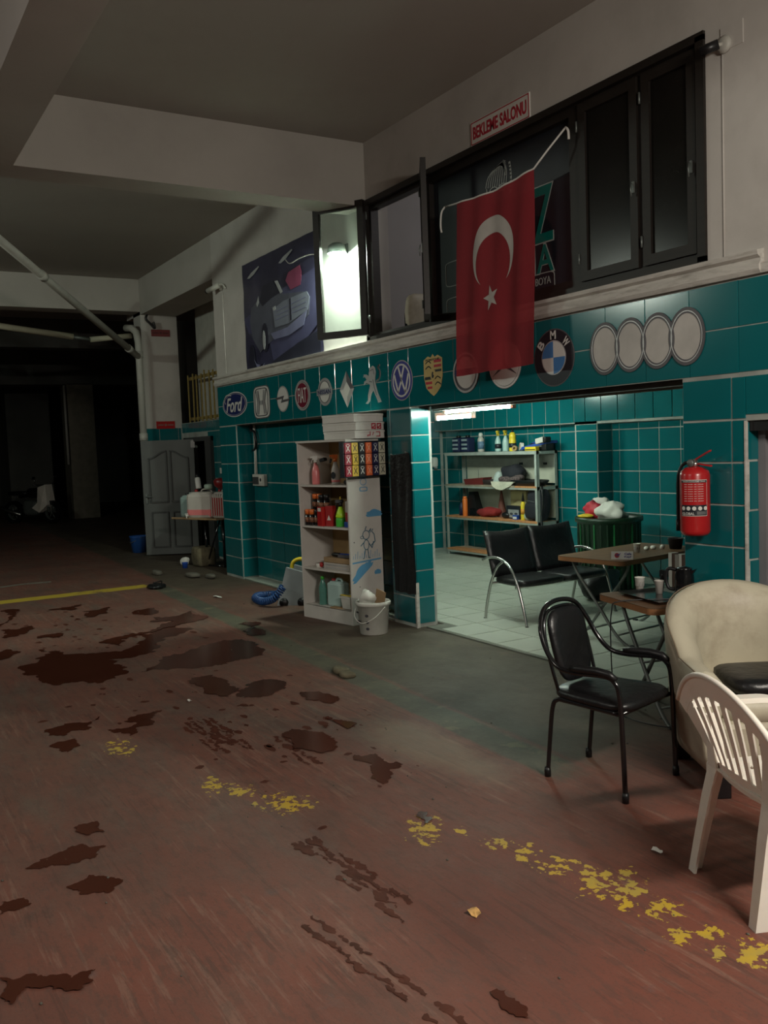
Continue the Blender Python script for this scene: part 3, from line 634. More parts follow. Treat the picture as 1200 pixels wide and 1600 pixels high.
# waiting room behind
struct(MB().box((-8.35, D+.25, 2.5), (-8.25, 7, 4.6)).build('wall_waiting_room', INNERWALL))
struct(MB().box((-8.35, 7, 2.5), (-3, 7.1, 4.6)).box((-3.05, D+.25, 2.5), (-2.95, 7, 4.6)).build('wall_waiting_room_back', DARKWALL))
struct(MB().box((-8.35, D+.25, 4.5), (-3, 7, 4.6)).box((-8.35, D+.25, 2.5), (-3, 7, 2.56)).build('ceiling_waiting_room', INNERWALL))
def casement(T, W_, H_, label, parent, pane, dark=False):
    r = bpy.data.objects.new('casement', None); COL.objects.link(r); r.matrix_world = T
    r.parent = parent
    b = .065
    MB().box((0, 0, 0), (b, .045, H_)).box((W_-b, 0, 0), (W_, .045, H_)).box((b, 0, 0), (W_-b, .045, b)).box((b, 0, H_-b), (W_-b, .045, H_)).build('sash', WOODDK, r)
    MB().box((b, .018, b), (W_-b, .024, H_-b)).build('pane', pane, r)
    MB().tube([(W_-.03, -.02, H_*.45), (W_-.03, -.03, H_*.42), (W_-.03, -.025, H_*.38)], .005, 6).box((W_-.038, -.012, H_*.4), (W_-.022, 0, H_*.46)).build('handle', STEEL, r)
    for z in (.12, H_-.18): MB().tube([(-.008, -.005, z), (-.008, -.005, z+.07)], .007, 6).build('hinge', STEEL, r)
    return r
tw = lambda x, y, z, a: Matrix.Translation((x, y, z)) @ Matrix.Rotation(a, 4, 'Z')
c1 = casement(tw(-7.60, 4.46, WZ0+.04, atan2(-.28, -.47)), .56, 1.27, '', win, GLASS)
c2 = casement(tw(-6.67, 4.47, WZ0+.04, atan2(-.23, .36)), .50, 1.25, '', win, GLASS)
DKG = mat('dark_room_pane', (0.007, 0.006, 0.005), 0.2, var=.4, scale=2)  # opaque near-black pane, dark of the room behind put into its colour
DKG.node_tree.nodes['Principled BSDF'].inputs['Specular IOR Level'].default_value = .18
casement(tw(-4.75, D+.0, WZ0+.06, 0), .53, 1.19, '', win, DKG)
casement(tw(-4.18, D+.0, WZ0+.06, 0), .42, 1.19, '', win, DKG)
# advertising banner behind the fixed pane
ban = MB().box((-6.62, D+.07, WZ0+.08), (-4.84, D+.085, WZ1-.08)).build('advertising_banner', BLACKPR)
tag(ban, 'black advertising banner with teal letters filling the fixed window behind the flag', 'banner')
TEALP = mat('teal_letter', (0.0, 0.15, 0.125), .5); GREYL = mat('grey_outline', (.34, .36, .34), .5)
yb = D+.068
for s_, x, z, w_, h_ in (('Z', -5.20, 3.345, .215, .40), ('A', -5.19, 3.025, .185, .20), ('M', -5.41, 3.025, .2, .20)):
    text('letter', s_, w_+.02, h_+.02, GREYL, ban, (x, yb, z), bold=.02, depth=.001)
    text('letter', s_, w_, h_, TEALP, ban, (x, yb-.004, z), bold=.012, depth=.001)
MB().ring((-5.40, 2.82), (.31, .105), (.303, .098), .002, p=10, T=Matrix.Translation((0, yb, 0))).ring((-6.1, 2.82), (.36, .105), (.353, .098), .002, p=10, T=Matrix.Translation((0, yb, 0))).ring((-6.1, 3.12), (.36, .105), (.353, .098), .002, p=10, T=Matrix.Translation((0, yb, 0))).build('outline_box', GREYL, ban)
text('lettering', 'BOYA', .17, .055, GREYL, ban, (-5.22, yb, 2.865), depth=.001)
text('lettering', 'YIKAMA', .27, .055, GREYL, ban, (-5.25, yb, 2.775), depth=.001)
hd = MB(Matrix.Translation((-5.72, yb, 3.72)))
for k in range(10):
    hd.stroke([tuple(v) for v in curve([(-.15+k*.028, -.02-.004*k), (-.12+k*.026, .05), (-.03+k*.012, .10+.004*k), (.10, .125-k*.012)], 3)], .007)
hd.ring((-.055, -.06), (.05, .028), (.042, .021), .002).ring((.06, -.06), (.05, .028), (.042, .021), .002)
hd.stroke([(-.005, -.055), (.01, -.055)], .01).stroke([tuple(v) for v in curve([(.15, .10), (.165, 0), (.155, -.12)], 4)], .02).stroke([(-.14, -.03), (-.13, -.12), (-.12, -.16)], .008)
hd.build('head_drawing', GREYL, ban)
# cushion seen in the open sash
o = MB().blob((0, 0, 0), (.10, .42, .36), 4, rough=.05).build('cream_chair_back', CREAM); o.location = (-7.35, 4.93, 2.95)
tag(o, 'cream chair back standing inside the open window', 'chair')
MB().box((-.04, -.2, -.38), (.0, -.16, 0)).build('leg', BLACKM, o); MB().box((-.04, .16, -.38), (.0, .2, 0)).build('leg', BLACKM, o)

# ================================================================== LAMPS IN THE PICTURE
lmp = thing('wall_lamp', 'glaring white lamp on the wall behind the open sash', 'lamp', (-8.06, D, 3.63))
MB().box((-.04, -.015, -.02), (.04, 0, .08)).tube([(0, -.01, .05), (0, -.06, .08), (0, -.11, .06)], .012).build('bracket', STEEL, lmp)
MB().lathe([(.012, .085), (.05, .08), (.085, .055), (.10, -.02), (.093, -.02), (.06, .045), (.012, .06)], (0, -.11, .0)).build('shade', STEEL, lmp)
MB().blob((0, -.11, -.01), (.085, .085, .10), 2).build('bulb', emis('bulb_light', (.86, 1.0, .84), 3600), lmp)
def tube_lamp(x0, x1, y, z, label):
    t = thing('tube_lamp', label, 'lamp', ((x0+x1)/2, y, z)); L_ = (x1-x0)/2
    for s_ in (-.7, .7): MB().tube([(L_*s_, 0, .05), (L_*s_, 0, 2.38-z)], .006, 6).build('hanger', STEEL, t)
    MB().box((-L_-.03, -.02, .025), (L_+.03, .02, .06)).box((-L_-.03, -.018, -.02), (-L_, .018, .06)).box((L_, -.018, -.02), (L_+.03, .018, .06)).build('batten', WHITEP, t)
    MB().tube([(-L_, 0, 0), (L_, 0, 0)], .016, 12).build('fluorescent_tube', emis('tube_light', (.84, 1.0, .86), 165), t)
tube_lamp(-6.93, -5.98, 4.86, 1.985, 'long glowing tube lamp hanging just inside the wide opening')
tube_lamp(-7.93, -7.33, 5.45, 1.955, 'shorter glowing tube lamp behind and left of the long one')
# ================================================================== FURNITURE IN FRONT
# ---- cream tub armchair (faces local +x)
def armchair(loc, rz):
    t = thing('tub_armchair', 'worn cream leatherette tub armchair with rounded back at the right edge', 'armchair', loc, rz)
    path = []
    R_ = .39; F_ = .36
    for k in range(7): path.append((F_-F_*k/6*1.0, -R_, 0, -1))
    for k in range(1, 24):
        a = -pi/2-pi*k/24; path.append((R_*cos(a), R_*sin(a), cos(a), sin(a)))
    for k in range(7): path.append((F_*k/6, R_, 0, 1))
    n = len(path)
    def sec(i):
        x, y, nx, ny = path[i]; u = i/(n-1); back = sin(pi*u)
        h = .63+.285*(max(0, (back-.35)/.65))**0.75 if back > .35 else .63-.02*(1-back/.35)
        th = .115+.02*back
        out = [(-.045, .13), (-.02, .20), (-.005, .38), (.012, h-.12), (.015, h-.06), (.0, h-.015), (-.035, h), (-.075, h-.012), (-th, h-.06), (-th-.012, h-.16), (-th-.0, .44), (-th+.02, .36), (-th+.02, .14)]
        return [(x+nx*o+ (0 if ny in (1, -1) and nx == 0 else 0), y+ny*o, z) for o, z in out]
    vs = []; m = 13
    for i in range(n): vs += sec(i)
    # rounded arm ends
    fs = []
    for i in range(n-1):
        for k in range(m-1): fs.append((i*m+k, (i+1)*m+k, (i+1)*m+k+1, i*m+k+1))
        fs.append((i*m+m-1, (i+1)*m+m-1, (i+1)*m, i*m))
    mb = MB().add(vs, fs, True)
    for i0, sx in ((0, 1), (n-1, 1)):
        s0 = sec(i0); cx = sum(p[0] for p in s0)/m; cy = sum(p[1] for p in s0)/m; cz = sum(p[2] for p in s0)/m
        r1 = [(p[0]+.018, cy+(p[1]-cy)*.93, cz+(p[2]-cz)*.965) for p in s0]; r2 = [(p[0]+.026, cy+(p[1]-cy)*.7, cz+(p[2]-cz)*.9) for p in s0]
        vv = s0+r1+r2; ff = []
        for a in (0, 1):
            for k in range(m):
                q = (a*m+k, a*m+(k+1) % m, (a+1)*m+(k+1) % m, (a+1)*m+k); ff.append(q if i0 == 0 else q[::-1])
        ff.append(tuple(range(2*m, 3*m))); mb.add(vv, ff, True)
    o = mb.build('shell', CREAM, t)
    seam = [Vector(sec(i)[5])+Vector((path[i][2]*.004, path[i][3]*.004, .004)) for i in range(n)]
    MB().tube([(p.x, p.y, p.z) for p in seam], .0035, 5).build('seam', mat('seam_thread', (.16, .12, .08), .7), t)
    MB().box((-.30, -.28, .13), (.36, .28, .36), bev=.03).build('seat_base', CREAM, t)
    MB().blob((.05, 0, .40), (.62, .54, .13), 5).build('seat_cushion', CREAM, t)
    for x in (-.22, .32):
        for y in (-.27, .27): MB().box((x-.035, y-.035, 0), (x+.035, y+.035, .145), bev=.006).build('leg', BLACKM, t)
    return t
armchair((-2.91, 3.83, 0), radians(-30))
c_ = MB().blob((0, 0, 0), (.42, .40, .09), 4, rough=.04).build('black_seat_pad', BLACKV); c_.location = (-2.77, 3.75, .508); c_.rotation_euler = (0, 0, radians(-30))
tag(c_, 'black seat pad lying on the cream armchair', 'cushion')

# ---- white plastic monobloc chair (faces local +y)
def monobloc(loc, rz):
    t = thing('plastic_garden_chair', 'white plastic garden chair with slatted back at the right edge', 'chair', loc, rz)
    def bp(u, v, off=0.0):                       # back sheet: u -1..1, v 0..1 (bottom..top)
        half = .205+.155*v
        ztop = .635+.185*(1-u*u)**.8 if abs(u) < 1 else .635
        z = .40+(ztop-.40)*v
        y = -.21-.10*v-.02*v*v+.055*u*u*(.4+.6*v)
        return Vector((u*half, y-off, z))
    def sheet(u0, u1, v0, v1, nu, nv, th=.005, wv=None):
        vs = []; fs = []
        for s_ in (0, 1):
            for j in range(nv+1):
                for i in range(nu+1):
                    a = i/nu; b = j/nv
                    uu0 = u0(b) if callable(u0) else u0; uu1 = u1(b) if callable(u1) else u1
                    vv0 = v0; vv1 = v1
                    u = uu0+(uu1-uu0)*a; v = vv0+(vv1-vv0)*b
                    p = bp(u, v, th if s_ else 0.0); vs.append(p)
        q = (nu+1)*(nv+1)
        for j in range(nv):
            for i in range(nu):
                a = j*(nu+1)+i; fs.append((a+1, a, a+nu+1, a+nu+2)); fs.append((q+a, q+a+1, q+a+nu+2, q+a+nu+1))
        bd = [i for i in range(nu+1)]+[(j*(nu+1)+nu) for j in range(1, nv+1)]+[nv*(nu+1)+i for i in range(nu-1, -1, -1)]+[j*(nu+1) for j in range(nv-1, 0, -1)]
        for k in range(len(bd)): a, b = bd[k], bd[(k+1) % len(bd)]; fs.append((a, b, b+q, a+q))
        return MB().add(vs, fs, False)
    mb = sheet(-.985, .985, .80, 1.0, 22, 4, .008)
    # rolled top edge
    mb.tube([bp(-.985+1.97*k/24, 1.0, .004) for k in range(25)], .011, 8)
    mb.build('top_rail', WHITEP, t)
    sheet(-.985, .985, -.02, .14, 16, 2, .008).build('bottom_rail', WHITEP, t)
    edges = [-.985+1.97*k/22 for k in range(23)]
    ns = 8
    for k in range(ns):
        c = -.80+1.6*k/(ns-1)
        wid = .052
        if k in (0, ns-1): wid = .13; c = c*1.06
        sheet(c-wid, c+wid, .12, .82, 2, 10, .007).build('slat', WHITEP, t)
    for s_ in (-1, 1):
        # side uprights folding into the rear legs
        rl = [(s_*.215, -.235, .62), (s_*.208, -.225, .42), (s_*.215, -.25, .30), (s_*.225, -.28, .12), (s_*.23, -.30, 0)]
        vs = []; wds = [.035, .05, .045, .038, .034]
        for (x, y, z), w_ in zip(rl, wds):
            vs += [(x-s_*w_, y-.004, z), (x+s_*.012, y-.004, z), (x+s_*.012, y+w_*1.4, z), (x+s_*.004, y+w_*1.4, z), (x+s_*.004, y+.006, z), (x-s_*w_, y+.006, z)]
        fs = []
        for i in range(4):
            for k in range(6): fs.append((i*6+k, i*6+(k+1) % 6, (i+1)*6+(k+1) % 6, (i+1)*6+k))
        fs += [(0, 1, 2, 3, 4, 5), tuple(24+i for i in range(6))]
        MB().add(vs, fs).build('leg', WHITEP, t)
        fl_ = [(s_*.265, .115, .63), (s_*.262, .14, .58), (s_*.25, .20, .42), (s_*.255, .245, .2), (s_*.26, .26, 0)]
        vs = []; wds = [.035, .045, .05, .038, .032]
        for (x, y, z), w_ in zip(fl_, wds):
            vs += [(x-s_*w_, y+.004, z), (x+s_*.010, y+.004, z), (x+s_*.010, y-w_*1.5, z), (x+s_*.002, y-w_*1.5, z), (x+s_*.002, y-.006, z), (x-s_*w_, y-.006, z)]
        MB().add(vs, fs).build('leg', WHITEP, t)
        arm = curve([(s_*.262, -.28, .665), (s_*.285, -.16, .655), (s_*.30, -.03, .65), (s_*.295, .07, .645), (s_*.275, .13, .62), (s_*.265, .15, .56)], 5)
        vs = []
        for p in arm: vs += [(p.x-.03, p.y, p.z), (p.x+.03, p.y, p.z), (p.x+.032, p.y, p.z-.02), (p.x+.024, p.y, p.z-.008), (p.x-.024, p.y, p.z-.008), (p.x-.032, p.y, p.z-.02)]
        n = len(arm); fs2 = []
        for i in range(n-1):
            for k in range(6): fs2.append((i*6+k, i*6+(k+1) % 6, (i+1)*6+(k+1) % 6, (i+1)*6+k))
        fs2 += [(5, 4, 3, 2, 1, 0), tuple((n-1)*6+i for i in range(6))]
        MB().add(vs, fs2).build('armrest', WHITEP, t)
    # seat with drain slots
    mb = MB(); X_ = [-.235, -.16, -.13, -.06, -.03, .03, .06, .13, .16, .235]; Y_ = [-.225, -.10, -.085, -.03, -.015, .05, .065, .235]
    for i in range(9):
        for j in range(7):
            if i in (1, 3, 5, 7) and j in (1, 3, 5): continue
            f = lambda x, y: .425-.012*cos(x*9)*cos(y*6)
            a, b, c, d = X_[i], X_[i+1], Y_[j], Y_[j+1]
            tp = [(a, c, f(a, c)), (b, c, f(b, c)), (b, d, f(b, d)), (a, d, f(a, d))]
            mb.add(tp+[(p[0], p[1], p[2]-.008) for p in tp], [(0, 1, 2, 3), (7, 6, 5, 4), (0, 4, 5, 1), (1, 5, 6, 2), (2, 6, 7, 3), (3, 7, 4, 0)])
    for x in (-.235, .235): mb.box((x-.006, -.225, .375), (x+.006, .235, .42))
    mb.box((-.235, .225, .375), (.235, .238, .42))
    mb.build('seat', WHITEP, t)
    return t
monobloc((-2.03, 2.93, 0), radians(-23))

# ---- black steel-tube armchair (faces local +x)
def black_chair(loc, rz):
    t = thing('black_armchair', 'black vinyl armchair with bent steel tube frame on red floor', 'chair', loc, rz)
    hoop = [(.235, -.235, .0), (.225, -.235, .3), (.215, -.238, .50), (.19, -.24, .565), (.13, -.242, .585), (-.03, -.24, .575), (-.13, -.235, .59), (-.20, -.225, .66), (-.25, -.20, .76), (-.275, -.13, .845), (-.285, 0, .87)]
    full = hoop+[(x, -y, z) for x, y, z in hoop[::-1][1:]]
    MB().tube(curve(full, 6), .0125, 10).build('arm_frame', BLACKM, t)
    inner = [(-.17, -.165, .43), (-.205, -.175, .56), (-.25, -.17, .73), (-.27, -.12, .82), (-.275, 0, .84)]
    inn = inner+[(x, -y, z) for x, y, z in inner[::-1][1:]]
    MB().tube(curve(inn, 6), .009, 8).build('back_frame', BLACKM, t)
    for s_ in (-1, 1):
        MB().tube(curve([(-.24, s_*.185, 0), (-.22, s_*.185, .2), (-.20, s_*.185, .36), (-.17, s_*.185, .405), (-.10, s_*.19, .41), (.21, s_*.225, .41)], 5), .0115, 10).build('rear_leg', BLACKM, t)
        for x, y in ((.235, s_*.235), (-.24, s_*.185)):
            MB().lathe([(.016, 0), (.017, .03), (.0145, .05)], (x, y, -.001), 12).build('foot', BLACKP, t)
        MB().tube([(-.05, s_*.241, .592), (.0, s_*.243, .598), (.1, s_*.244, .603), (.165, s_*.243, .597), (.20, s_*.241, .575)], [.014, .019, .019, .018, .014], 10).build('arm_pad', BLACKP, t)
    MB().tube([(.21, -.235, .41), (.21, .235, .41)], .010, 8).build('crossbar', BLACKM, t)
    # seat cushion, slightly wider at the front
    mb = MB(); 
    n = 28; prof = [(.96, 0), (1, .012), (1, .03), (.93, .044), (.6, .052), (0.02, .055)]
    vs = []
    for s_, z in prof:
        for k in range(n):
            a = 2*pi*k/n; e = .45
            x = .235*math.copysign(abs(cos(a))**e, cos(a)); y = math.copysign(abs(sin(a))**e, sin(a))*(.215+.03*x/.235)
            vs.append((x*s_+.01, y*s_, .415+z))
    fs = [(i*n+k, i*n+(k+1) % n, (i+1)*n+(k+1) % n, (i+1)*n+k) for i in range(len(prof)-1) for k in range(n)]
    fs += [tuple(range(n-1, -1, -1)), tuple(range((len(prof)-1)*n, len(prof)*n))]
    mb.add(vs, fs, True).build('seat', BLACKV, t)
    # padded back panel between the tubes
    vs = []; prof2 = [(.0, .93, -1), (.014, 1, -1), (.03, .97, 1), (.038, .8, 1), (.040, .02, 1)]
    out = []
    for k in range(n):
        a = 2*pi*k/n; u = math.copysign(abs(cos(a))**.55, cos(a)); v = math.copysign(abs(sin(a))**.6, sin(a)); out.append((u, v))
    def bpos(u, v, d):
        z = .655+.185*v; x = -.178-.085*(z-.45)/.4-.0*v; return (x+d-.01, u*(.150+.012*v), z)
    for d, s_, q in prof2:
        for u, v in out: vs.append(bpos(u*s_, v*s_, d))
    fs = [(i*n+k, i*n+(k+1) % n, (i+1)*n+(k+1) % n, (i+1)*n+k) for i in range(len(prof2)-1) for k in range(n)]
    fs += [tuple(range(n-1, -1, -1)), tuple(range((len(prof2)-1)*n, len(prof2)*n))]
    MB().add(vs, fs, True).build('backrest', BLACKV, t)
    return t
black_chair((-3.255, 3.20, 0), radians(13))

# ---- two-seat waiting bench (faces local +x, runs along +y)
def bench(loc, rz):
    t = thing('waiting_bench', 'black two-seat waiting bench with curved chrome arms on pale tiles', 'bench', loc, rz)
    Ln = 1.12
    for y in (0, Ln):
        MB().tube(curve([(-.31, y, .575), (-.22, y, .605), (-.08, y, .61), (.06, y, .56), (.17, y, .42), (.25, y, .2), (.30, y, 0)], 5), .0135, 10).build('arm_leg', CHROME, t)
        MB().tube(curve([(-.30, y, 0), (-.27, y, .15), (-.20, y, .36), (-.10, y, .52), (0.0, y, .59)], 5), .0135, 10).build('rear_leg', CHROME, t)
        for x in (.30, -.30): MB().lathe([(.018, 0), (.018, .02), (.014, .025)], (x, y, 0), 10).build('foot', BLACKP, t)
    MB().tube([(-.21, 0, .36), (-.21, Ln, .36)], .014, 8).tube([(.16, 0, .36), (.16, Ln, .36)], .014, 8).build('cross_rail', CHROME, t)
    for k in range(2):
        y0 = .02+k*(Ln-.02)/2; y1 = y0+(Ln-.05)/2
        n = 8; vs = []
        for s_ in (0, 1):
            for j in range(9):
                for i in range(n+1):
                    u = i/n; v = j/8
                    sag = .02*sin(pi*u); x = -.17-.13*v-(.055*s_)*(1 if 0 < u < 1 and 0 < v < 1 else .55)
                    z = .42+.43*v-sag*v*1.1+(.012 if k else 0)*v
                    vs.append((x+.012*sin(v*9)*sin(pi*u)*(1-s_), y0+(y1-y0)*u, z))
        q = (n+1)*9; fs = []
        for j in range(8):
            for i in range(n):
                a = j*(n+1)+i; fs += [(a, a+1, a+n+2, a+n+1), (q+a+1, q+a, q+a+n+1, q+a+n+2)]
        bd = list(range(n+1))+[j*(n+1)+n for j in range(1, 9)]+[8*(n+1)+i for i in range(n-1, -1, -1)]+[j*(n+1) for j in range(7, 0, -1)]
        for i in range(len(bd)): a, b = bd[i], bd[(i+1) % len(bd)]; fs.append((b, a, a+q, b+q))
        MB().add(vs, fs, True).build('backrest', BLACKV, t)
        MB().blob((.02, (y0+y1)/2, .395), (.46, (y1-y0)+.01, .075), 5, 24, 12, rough=.05, seed=k, fs=9).build('seat', BLACKV, t)
    return t
bench((-6.58, 5.2, 0), radians(1))

# ---- folding tables
def table(name, label, loc, rz, W_, L_, h=.72, foot=0):
    t = thing(name, label, 'table', loc, rz)
    pl_ = []
    for cx, cy, a0 in ((W_/2-.05, L_/2-.05, 0), (-W_/2+.05, L_/2-.05, pi/2), (-W_/2+.05, -L_/2+.05, pi), (W_/2-.05, -L_/2+.05, 1.5*pi)):
        for k in range(6): a = a0+pi/2*k/5; pl_.append((cx+.05*cos(a), cy+.05*sin(a)))
    n = len(pl_)
    MB().add([(x, y, h) for x, y in pl_]+[(x, y, h-.004) for x, y in pl_], [tuple(range(n))]+[(i+n, (i+1) % n+n, (i+1) % n, i) for i in range(n)]).build('table_top', TABLE, t)
    MB().add([(x, y, h-.004) for x, y in pl_]+[(x, y, h-.038) for x, y in pl_], [tuple(range(2*n-1, n-1, -1))]+[(i+n, (i+1) % n+n, (i+1) % n, i) for i in range(n)]).build('edge_band', TEDGE, t)
    a = W_/2-.06
    for y in (-L_/2+.14, L_/2-.14):
        MB().tube(curve([(-a, y, h-.04), (-a+.06, y, h-.16), (-.02, y, .32), (a*.55, y, .10), (a, y, .012), (a+.04, y, .012)], 5), .0125, 8).build('leg', STEEL, t)
        MB().tube(curve([(a, y+.03, h-.04), (a-.06, y+.03, h-.16), (.02, y+.03, .32), (-a*.55, y+.03, .10), (-a, y+.03, .012), (-a-.04, y+.03, .012)], 5), .0125, 8).build('leg', STEEL, t)
        for x, dy in ((a+.04, 0), (-a-.04, .03)): MB().blob((x, y+dy, .016), (.05, .035, .032), 4, 10, 6).build('foot', BLACKP, t)
    for x, z in ((-.02, .33), (a*.6, .09), (-a*.6, .09)): MB().tube([(x, -L_/2+.14, z), (x, L_/2-.11, z)], .008, 6).build('stretcher', STEEL, t)
    return t
table('folding_table', 'larger brown folding table with a small standing card, beside the bench', (-5.50, 5.72, 0), radians(7), .68, 1.15)
table('folding_table', 'smaller brown folding table with black tray, behind the black armchair', (-3.81, 4.19, 0), radians(-15), .62, .50)
TZ = .72
def cup(loc, label, m=PAPER, h=.085, r=.036, liquid=None, group=None):
    t = thing('paper_cup', label, 'cup', loc, 0, group)
    MB().lathe([(r*.70, 0), (r*.98, h-.004), (r*1.06, h-.002), (r*1.04, h), (r*.94, h), (r*.9, h-.01), (r*.66, .006)], n=18).build('cup_wall', m, t)
    if m is PAPER:
        mb = MB()
        for k in range(10):
            a = 2*pi*k/10; q = random.uniform(.2, .8)
            mb.box((-.0007, -.006, 0), (.0009, .006, .03*q+.01), T=Matrix.Translation((cos(a)*r*.86, sin(a)*r*.86, h*.35)) @ Matrix.Rotation(a, 4, 'Z'))
        mb.build('cup_print', mat('grey_cup_print', (.28, .27, .25), .6), t)
    return t
cup((-5.42, 5.70, TZ), 'patterned paper cup on the larger brown table', h=.075, r=.029)
cup((-4.07, 4.30, TZ), 'patterned paper cup at the left corner of the smaller table', h=.085, r=.031)
tr = thing('serving_tray', 'black serving tray lying on the smaller brown table', 'tray', (-3.79, 4.19, TZ), radians(-15))
MB().add([(-.2, -.14, 0), (.2, -.14, 0), (.2, .14, 0), (-.2, .14, 0), (-.23, -.17, .022), (.23, -.17, .022), (.23, .17, .022), (-.23, .17, .022), (-.19, -.13, .006), (.19, -.13, .006), (.19, .13, .006), (-.19, .13, .006)],
         [(3, 2, 1, 0), (0, 1, 5, 4), (1, 2, 6, 5), (2, 3, 7, 6), (3, 0, 4, 7), (8, 9, 10, 11), (5, 9, 8, 4), (6, 10, 9, 5), (7, 11, 10, 6), (4, 8, 11, 7)]).build('tray_body', BLACKM, tr)
cup((-3.885, 4.27, TZ+.007), 'plain pale cup standing on the black tray', m=CANW, h=.08, r=.028)
kt = thing('kettle', 'black jug with handle standing on the black tray', 'kettle', (-3.74, 4.33, TZ+.007), radians(200))
MB().lathe([(.055, 0), (.06, .02), (.055, .12), (.045, .16), (.046, .165), (.01, .175)]).build('jug_body', BLACKM, kt)
MB().tube(curve([(.05, 0, .15), (.10, 0, .155), (.115, 0, .10), (.10, 0, .04), (.055, 0, .03)], 5), .011, 8).build('handle', BLACKP, kt)
MB().prism([(-.045, .15), (-.075, .165), (-.045, .12)], .03, -.015).build('spout', BLACKM, kt)
cb = MB().tube(curve([(-3.66, 4.20, .73), (-3.86, 3.92, .724), (-3.90, 3.88, .66), (-3.93, 3.90, .4), (-3.93, 3.92, .12), (-3.9, 3.95, .02), (-3.6, 4.0, .012), (-3.3, 4.3, .012)], 8), .004, 6).build('black_cable', BLACKP)
tag(cb, 'thin black cable hanging down from the smaller table', 'cable')
# black pot and small items on the larger table
t = thing('black_pot', 'small black pot at the far right of the larger brown table', 'pot', (-5.36, 6.10, TZ))
MB().lathe([(.05, 0), (.065, .085), (.069, .088), (.066, .092), (.06, .09), (.046, .01)]).build('pot_wall', BLACKP, t)
for i, (x, y, lb) in enumerate(((-5.47, 5.86, 'crumpled white wrapper nearest the cup on the larger table'), (-5.47, 5.95, 'middle crumpled white wrapper on the larger table'), (-5.45, 6.03, 'crumpled white wrapper nearest the black pot'))):
    o = MB().blob((0, 0, 0), (.05, .045, .035), 2, 10, 7, rough=.35, seed=i, fs=30).build('wrapper', PAPER); o.location = (x, y, TZ+.017); tag(o, lb, 'wrapper')
cd = thing('table_card', 'small white standing card with red and blue print on the table edge', 'card', (-5.19, 5.29, TZ), radians(38))
MB().add([(-.085, 0, 0), (.085, 0, 0), (.085, .018, .062), (-.085, .018, .062), (-.085, .004, 0), (.085, .004, 0), (.085, .021, .062), (-.085, .021, .062), (-.085, .045, 0), (.085, .045, 0)],
         [(0, 1, 2, 3), (7, 6, 5, 4), (0, 3, 7, 4), (1, 5, 6, 2), (2, 6, 7, 3), (3, 2, 9, 8)]).build('folded_card', CARDW, cd)
T_ = Matrix.Translation((0, -.001, .0)) @ Matrix.Rotation(-atan2(.018, .062), 4, 'X')
MB(T_).prism(ell(-.04, .033, .019, .02, 14), .001).build('red_print', REDPRINT, cd)
MB(T_).prism([(-.055, .037), (-.022, .045), (-.01, .055), (-.02, .037), (-.03, .03)], .0015).build('blue_mark', VIOLET, cd)
for s_, z in (('Cafe', .044), ('Keyf', .020)):
    text('print_text', s_, .055, .018, VIOLET, cd, (.045, -.002+z*.29, z), rot=(pi/2-.28, 0, 0), depth=.0006, bold=.03)
# striped cloth bundle at the pillar
t = thing('striped_mat', 'folded striped cloth mat standing behind the right pillar', 'mat', (-4.30, 5.02, 0), radians(-8))
for k in range(9): MB().box((-.17+k*.034, -.03+.003*(k % 2), .02), (-.136+k*.034, .03, .86-.003*(k % 3))).build('stripe', (PAPER, mat('brown_stripe', (.10, .06, .045), .9), mat('grey_stripe', (.3, .28, .25), .9))[k % 3], t)
MB().box((-.18, -.04, 0), (.14, .04, .02)).build('hem', BLACKP, t)
t = thing('black_hook', 'black curved hook hanging under the table beside the striped mat', 'hook', (-4.52, 5.02, .60))
MB().tube(curve([(0, 0, .10), (-.02, 0, .05), (-.03, 0, -.02), (-.01, 0, -.07), (.03, 0, -.07)], 5), .02, 8).box((-.03, -.015, .08), (.03, .015, .13)).build('hook_body', BLACKP, t)

# ---- bin with rubbish, bag on floor
t = thing('waste_bin', 'tall dark green ribbed bin in front of the tiled pier', 'bin', (-7.35, 7.30, .018), 0)
MB().lathe([(.31, 0), (.325, .02), (.345, .74), (.37, .75), (.37, .80), (.345, .80), (.33, .74), (.3, .02)], n=36).build('bin_wall', BINP, t)
for k in range(30):
    a = 2*pi*k/30; me = None
    o = MB().box((-.006, -.009, .03), (.012, .009, .73), T=Matrix.Translation((.335*cos(a), .335*sin(a), 0)) @ Matrix.Rotation(a, 4, 'Z')).build('rib', BINR if k % 3 == 0 else BINP, t)
for i, (x, y, z, sx, m_, nm, lb, ct) in enumerate(((-7.47, 7.18, .87, .22, REDPRINT, 'pink_wrapper', 'crumpled pink wrapper in the green bin', 'wrapper'), (-7.22, 7.22, .87, .32, PAPER, 'white_bag', 'white plastic bag bulging over the green bin', 'bag'), (-7.48, 7.06, .83, .18, YELLOW, 'yellow_wrapper', 'thin yellow wrapper at the rim of the green bin', 'wrapper'), (-7.50, 7.34, .90, .26, CARD, 'torn_white_bag', 'torn white bag behind the pink wrapper in the bin', 'bag'))):
    o = MB().blob((0, 0, 0), (sx, sx*.8, .05 if i == 2 else .22), 2.2, 22, 14, rough=.34, seed=i+3, fs=14).build(nm, m_); o.location = (x, y, z); tag(o, lb, ct)
o = MB().blob((0, 0, 0), (.34, .5, .30), 2.6, 22, 14, rough=.2, seed=9, fs=7).build('black_bag', BLACKV); o.location = (-6.95, 6.75, .165); tag(o, 'slumped black bag on the tiles behind the bench', 'bag')
MB().tube(curve([(0, -.1, .12), (.05, -.05, .26), (.05, .08, .26), (0, .14, .12)], 5), .012, 6).build('handle', BLACKP, o)

